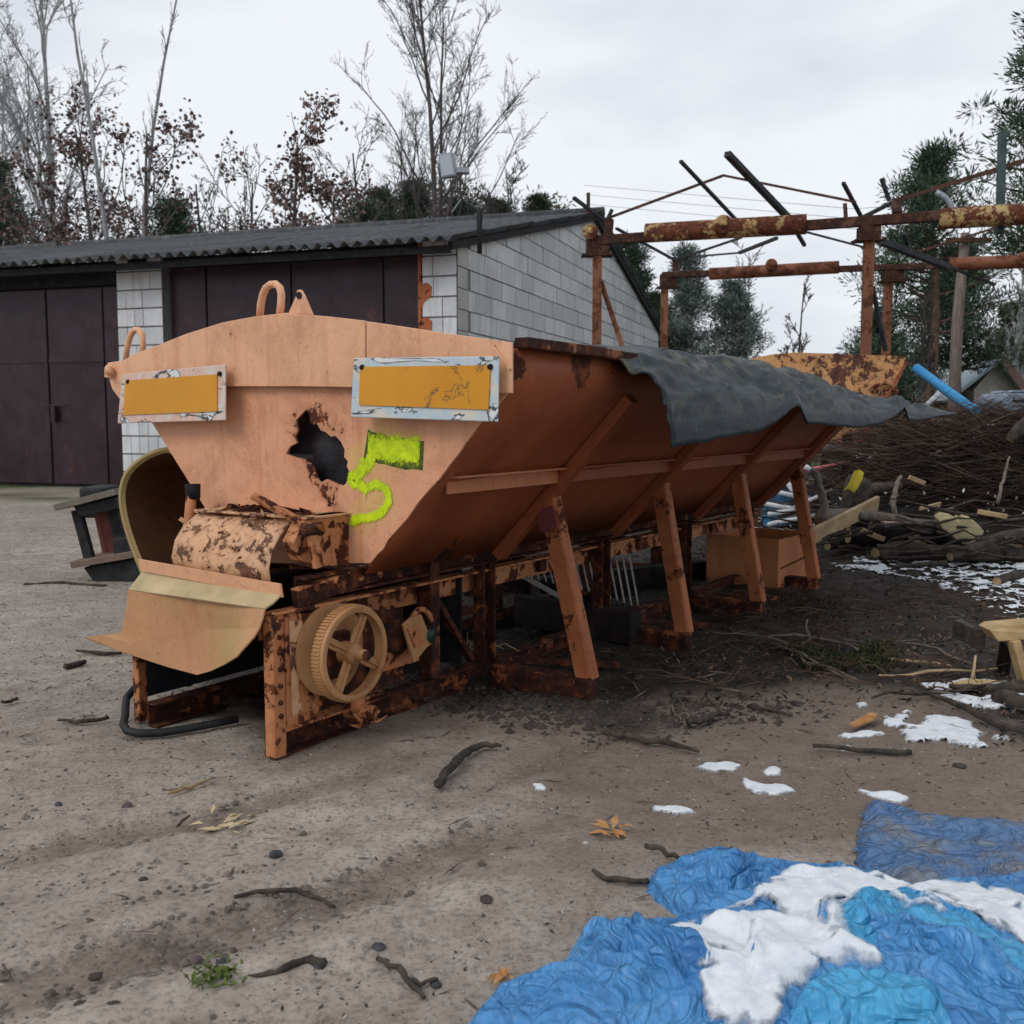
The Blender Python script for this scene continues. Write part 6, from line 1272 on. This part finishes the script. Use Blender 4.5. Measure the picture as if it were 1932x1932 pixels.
# leaves / wood chips told apart
def leafclump(u, v, n, r, m, lab, cat='leaf', grp=None, flat=.3, size=.02):
    p = G(u, v); mb = MB(); rg = random.Random(int(u))
    for i in range(n):
        c = Vector((rg.gauss(0, r), rg.gauss(0, r), .006 + rg.random() * .014)); a = rg.uniform(0, 6.28); d = Vector((math.cos(a), math.sin(a), rg.uniform(-flat, flat))) * size * rg.uniform(.7, 1.5); w = Vector((-d.y, d.x, rg.uniform(-.005, .005))) * .35
        mb.add([c - d, c + w + Vector((0, 0, .004)), c + d, c - w + Vector((0, 0, .004))], [(0, 1, 2, 3)])
    o = mb.build('leaf_clump' if cat == 'leaf' else 'wood_chip', m, None); o.location = (p.x, p.y, gz(p.x, p.y)); return tag(o, lab, cat, grp, 'stuff')
m_lf = plain('orange_leaf', (.34, .15, .05), (.5, .26, .1), 30, .7); m_str = plain('straw_bits', (.42, .32, .18), (.56, .46, .28), 30, .8); m_gr = plain('moss_green', (.06, .09, .02), (.13, .17, .04), 40, .9)
leafclump(1158, 1577, 12, .022, m_lf, 'crumpled orange leaf cluster on the sand above the tarp'); leafclump(955, 1845, 6, .014, m_lf, 'small orange leaf by the tarp lower left edge'); leafclump(420, 1558, 14, .035, m_str, 'scatter of straw slivers on the left sand', 'straw', size=.022); leafclump(410, 1855, 90, .022, m_gr, 'small bright green moss tuft at the bottom left', 'moss', flat=1.2, size=.009)
single(MB().prism([GG(1602, 1377, .015), GG(1640, 1358, .02), GG(1655, 1360, .02), GG(1650, 1368, .015), GG(1612, 1380, .012)], (0, 0, .006)), 'wood_chip', m_lf, 'orange wood chip lying beside the largest ground snow patch', 'wood chip')
# moss and litter on the mulch
def scatter(name, poly, n, size, mat, lab, cat, elong=1, flat=.5, up=.006, seed=1, wid=.45):
    rg = np.random.default_rng(seed); xs_ = [p[0] for p in poly]; ys_ = [p[1] for p in poly]; x = rg.uniform(min(xs_), max(xs_), n * 2); y = rg.uniform(min(ys_), max(ys_), n * 2); k = (sdf(poly, x, y) + (fbm(x * 2, y * 2, seed, 3) - .5) * .5) > 0; x, y = x[k][:n], y[k][:n]; n = len(x)
    z = ground_h(x, y) + up * rg.random(n) * 2; C = np.stack([x, y, z], 1); a = rg.uniform(0, 2 * PI, n); s_ = size * rg.uniform(.5, 1.6, n)
    d = np.stack([np.cos(a), np.sin(a), rg.uniform(-flat, flat, n)], 1) * (s_ * elong)[:, None]; w = np.stack([-np.sin(a), np.cos(a), rg.uniform(-flat, flat, n)], 1) * (s_ * wid)[:, None]
    h = np.stack([w[:, 0] * 0, w[:, 0] * 0, s_ * min(.3, wid * .8)], 1)
    V = np.stack([C - d, C + w, C + d, C - w, C + h], 1).reshape(-1, 3); b = np.arange(n)[:, None] * 5; Fq = np.concatenate([b + [0, 1, 4], b + [1, 2, 4], b + [2, 3, 4], b + [3, 0, 4]])
    return tag(npmesh(name, V, Fq, mat, None, False), lab, cat, None, 'stuff')
mul = gp([(330, 1330), (700, 1330), (1000, 1330), (1250, 1350), (1560, 1310), (1932, 1400), (2300, 1450), (2300, 1050), (1700, 950), (1400, 930), (1000, 980), (560, 1090)])
scatter('mulch_litter', mul, 14000, .010, plain('mulch', (.012, .009, .008), (.055, .04, .03), 3, .95), 'dark mulch bits around and under the spreader', 'mulch', 1.2, .8, .012, 1)
scatter('brown_leaf_litter', gp([(1250, 1230), (1500, 1180), (1932, 1130), (2200, 1200), (2200, 1420), (1600, 1300), (1300, 1330)]), 1300, .009, plain('brown_litter', (.05, .032, .024), (.22, .14, .09), 3, .9), 'brown dead leaves on the mulch at right', 'leaves', 1, .8, .015, 2)
scatter('mulch_twigs', mul, 1300, .05, m_tw[2], 'fine pale twigs strewn over the mulch', 'twigs', 1, .15, .02, 3, .05)
T_ = Tubes(3); rg = random.Random(9)
for i in range(170):
    a = G(rg.uniform(1300, 2100), rg.uniform(1130, 1320)); L = rg.uniform(.05, .38) * a.y / 4; an = rg.uniform(-1.0, 1.0) + rg.choice((0, PI)); d = Vector((math.cos(an), math.sin(an), rg.uniform(-.02, .12))).normalized(); a.z = .02 + rg.random() * .03
    T_.add([tuple(a + d * L * q + Vector((rg.uniform(-.02, .02), rg.uniform(-.02, .02), .05 * math.sin(q * PI) * rg.random()))) for q in (0, .25, .5, .75, 1)], rg.uniform(.002, .005), .001)
tag(T_.build('bramble_twigs', m_tw[1], None), 'tangle of thin dead bramble stems over the mulch', 'brambles', None, 'stuff')
scatter('moss_patch', gp([(1480, 1235), (1560, 1215), (1640, 1210), (1740, 1225), (1760, 1260), (1680, 1290), (1560, 1280)]), 2600, .006, plain('dark_moss', (.016, .024, .008), (.045, .055, .018), 5, .95), 'dark green mossy patch in the brambles', 'moss', 1, 1.5, .02, 4)
scatter('moss_patch', gp([(1440, 1130), (1500, 1120), (1570, 1140), (1540, 1180), (1450, 1175)]), 900, .007, plain('olive_moss', (.025, .023, .010), (.055, .05, .02), 5, .95), 'olive moss near the third orange leg foot', 'moss', 1, 1.5, .02, 5)
ground_poly = gp([(-400, 1980), (-400, 960), (400, 960), (1000, 1300), (2500, 1400), (2500, 1990)])
scatter('gravel', ground_poly, 15000, .0042, plain('gravel_grey', (.16, .14, .13), (.5, .46, .42), 14, .9), 'fine grey gravel strewn over the sand', 'gravel', 1, .3, .001, 6)
scatter('dark_grit', ground_poly, 15000, .0050, plain('dark_grit_bits', (.03, .024, .02), (.09, .07, .06), 14, .95), 'dark grit and bark crumbs on the sand', 'grit', 1.3, .3, .001, 7)
scatter('coarse_gravel', ground_poly, 1100, .0065, plain('coarse_gravel_stone', (.10, .08, .075), (.42, .38, .34), 9, .9), 'coarse pebbles on the sand', 'pebbles', .8, .3, .001, 8)
def lumps(name, n, seed, size, mat, lab, fn):
    rg = np.random.default_rng(seed); V0 = np.array([(1, 0, 0), (.3, .95, 0), (-.8, .6, 0), (-.8, -.6, 0), (.3, -.95, 0), (.1, .1, .75), (0, 0, -.3)]); F0 = np.array([(0, 1, 5), (1, 2, 5), (2, 3, 5), (3, 4, 5), (4, 0, 5)])
    x, y = fn(rg, n); z = ground_h(x, y); sc = size * rg.lognormal(0, .45, n); a = rg.uniform(0, 6.28, n)
    P0 = V0[None] * (1 + rg.uniform(-.3, .3, (n, 7, 3))) * sc[:, None, None]; ca, sa = np.cos(a)[:, None], np.sin(a)[:, None]
    X_ = P0[..., 0] * ca - P0[..., 1] * sa + x[:, None]; Y_ = P0[..., 0] * sa + P0[..., 1] * ca + y[:, None]; Z_ = P0[..., 2] + z[:, None]
    return tag(npmesh(name, np.stack([X_, Y_, Z_], -1).reshape(-1, 3), (F0[None] + 7 * np.arange(n)[:, None, None]).reshape(-1, 3), mat, None, False), lab, 'clods', None, 'stuff')
def along(segs, w):
    def f(rg, n):
        k = rg.integers(0, len(segs), n); t = rg.random(n); A_ = np.array([tuple(G(*segs[i][0]))[:2] for i in range(len(segs))]); B_ = np.array([tuple(G(*segs[i][1]))[:2] for i in range(len(segs))])
        p = A_[k] + (B_[k] - A_[k]) * t[:, None] + rg.normal(size=(n, 2)) * w; return p[:, 0], p[:, 1]
    return f
lumps('rut_clods', 1300, 3, .0048, plain('rut_clod', (.07, .055, .045), (.22, .18, .15), 9, .95), 'dark crumbly clods thrown up along the tyre ruts', along([((-30, 1680), (500, 1500)), ((-20, 1900), (500, 1700)), ((100, 1850), (700, 1650)), ((-40, 1980), (300, 1860)), ((500, 1700), (900, 1570))], .13))
lumps('foot_clods', 1500, 4, .007, m_lump, 'dark crumbled soil in front of the first leg foot', along([((1000, 1350), (1220, 1365)), ((1180, 1340), (1500, 1330)), ((860, 1330), (1000, 1330))], .09))
scatter('ground_twigs', ground_poly, 900, .03, plain('ground_twig', (.05, .035, .028), (.13, .09, .07), 9, .9), 'small broken twigs on the sand', 'twigs', 1, .05, .003, 9, .07)
ws_ = MB()
for (u, v) in ((885, 1250), (905, 1262), (1015, 1100), (935, 1100), (870, 1262)):
    for k in range(5):
        a = GG(u + R.uniform(-8, 8), v, 0); h = R.uniform(.05, .14); dx = R.uniform(-.09, .09); ws_.tube([a, a + Vector((dx * .4, 0, h * .8)), a + Vector((dx, 0, h)), a + Vector((dx * 1.7, 0, h * .7))], .0016, 3)
tag(ws_.build('dry_grass_blades', m_str, None), 'pale dry grass blades inside the spreader frame', 'grass', None, 'stuff')
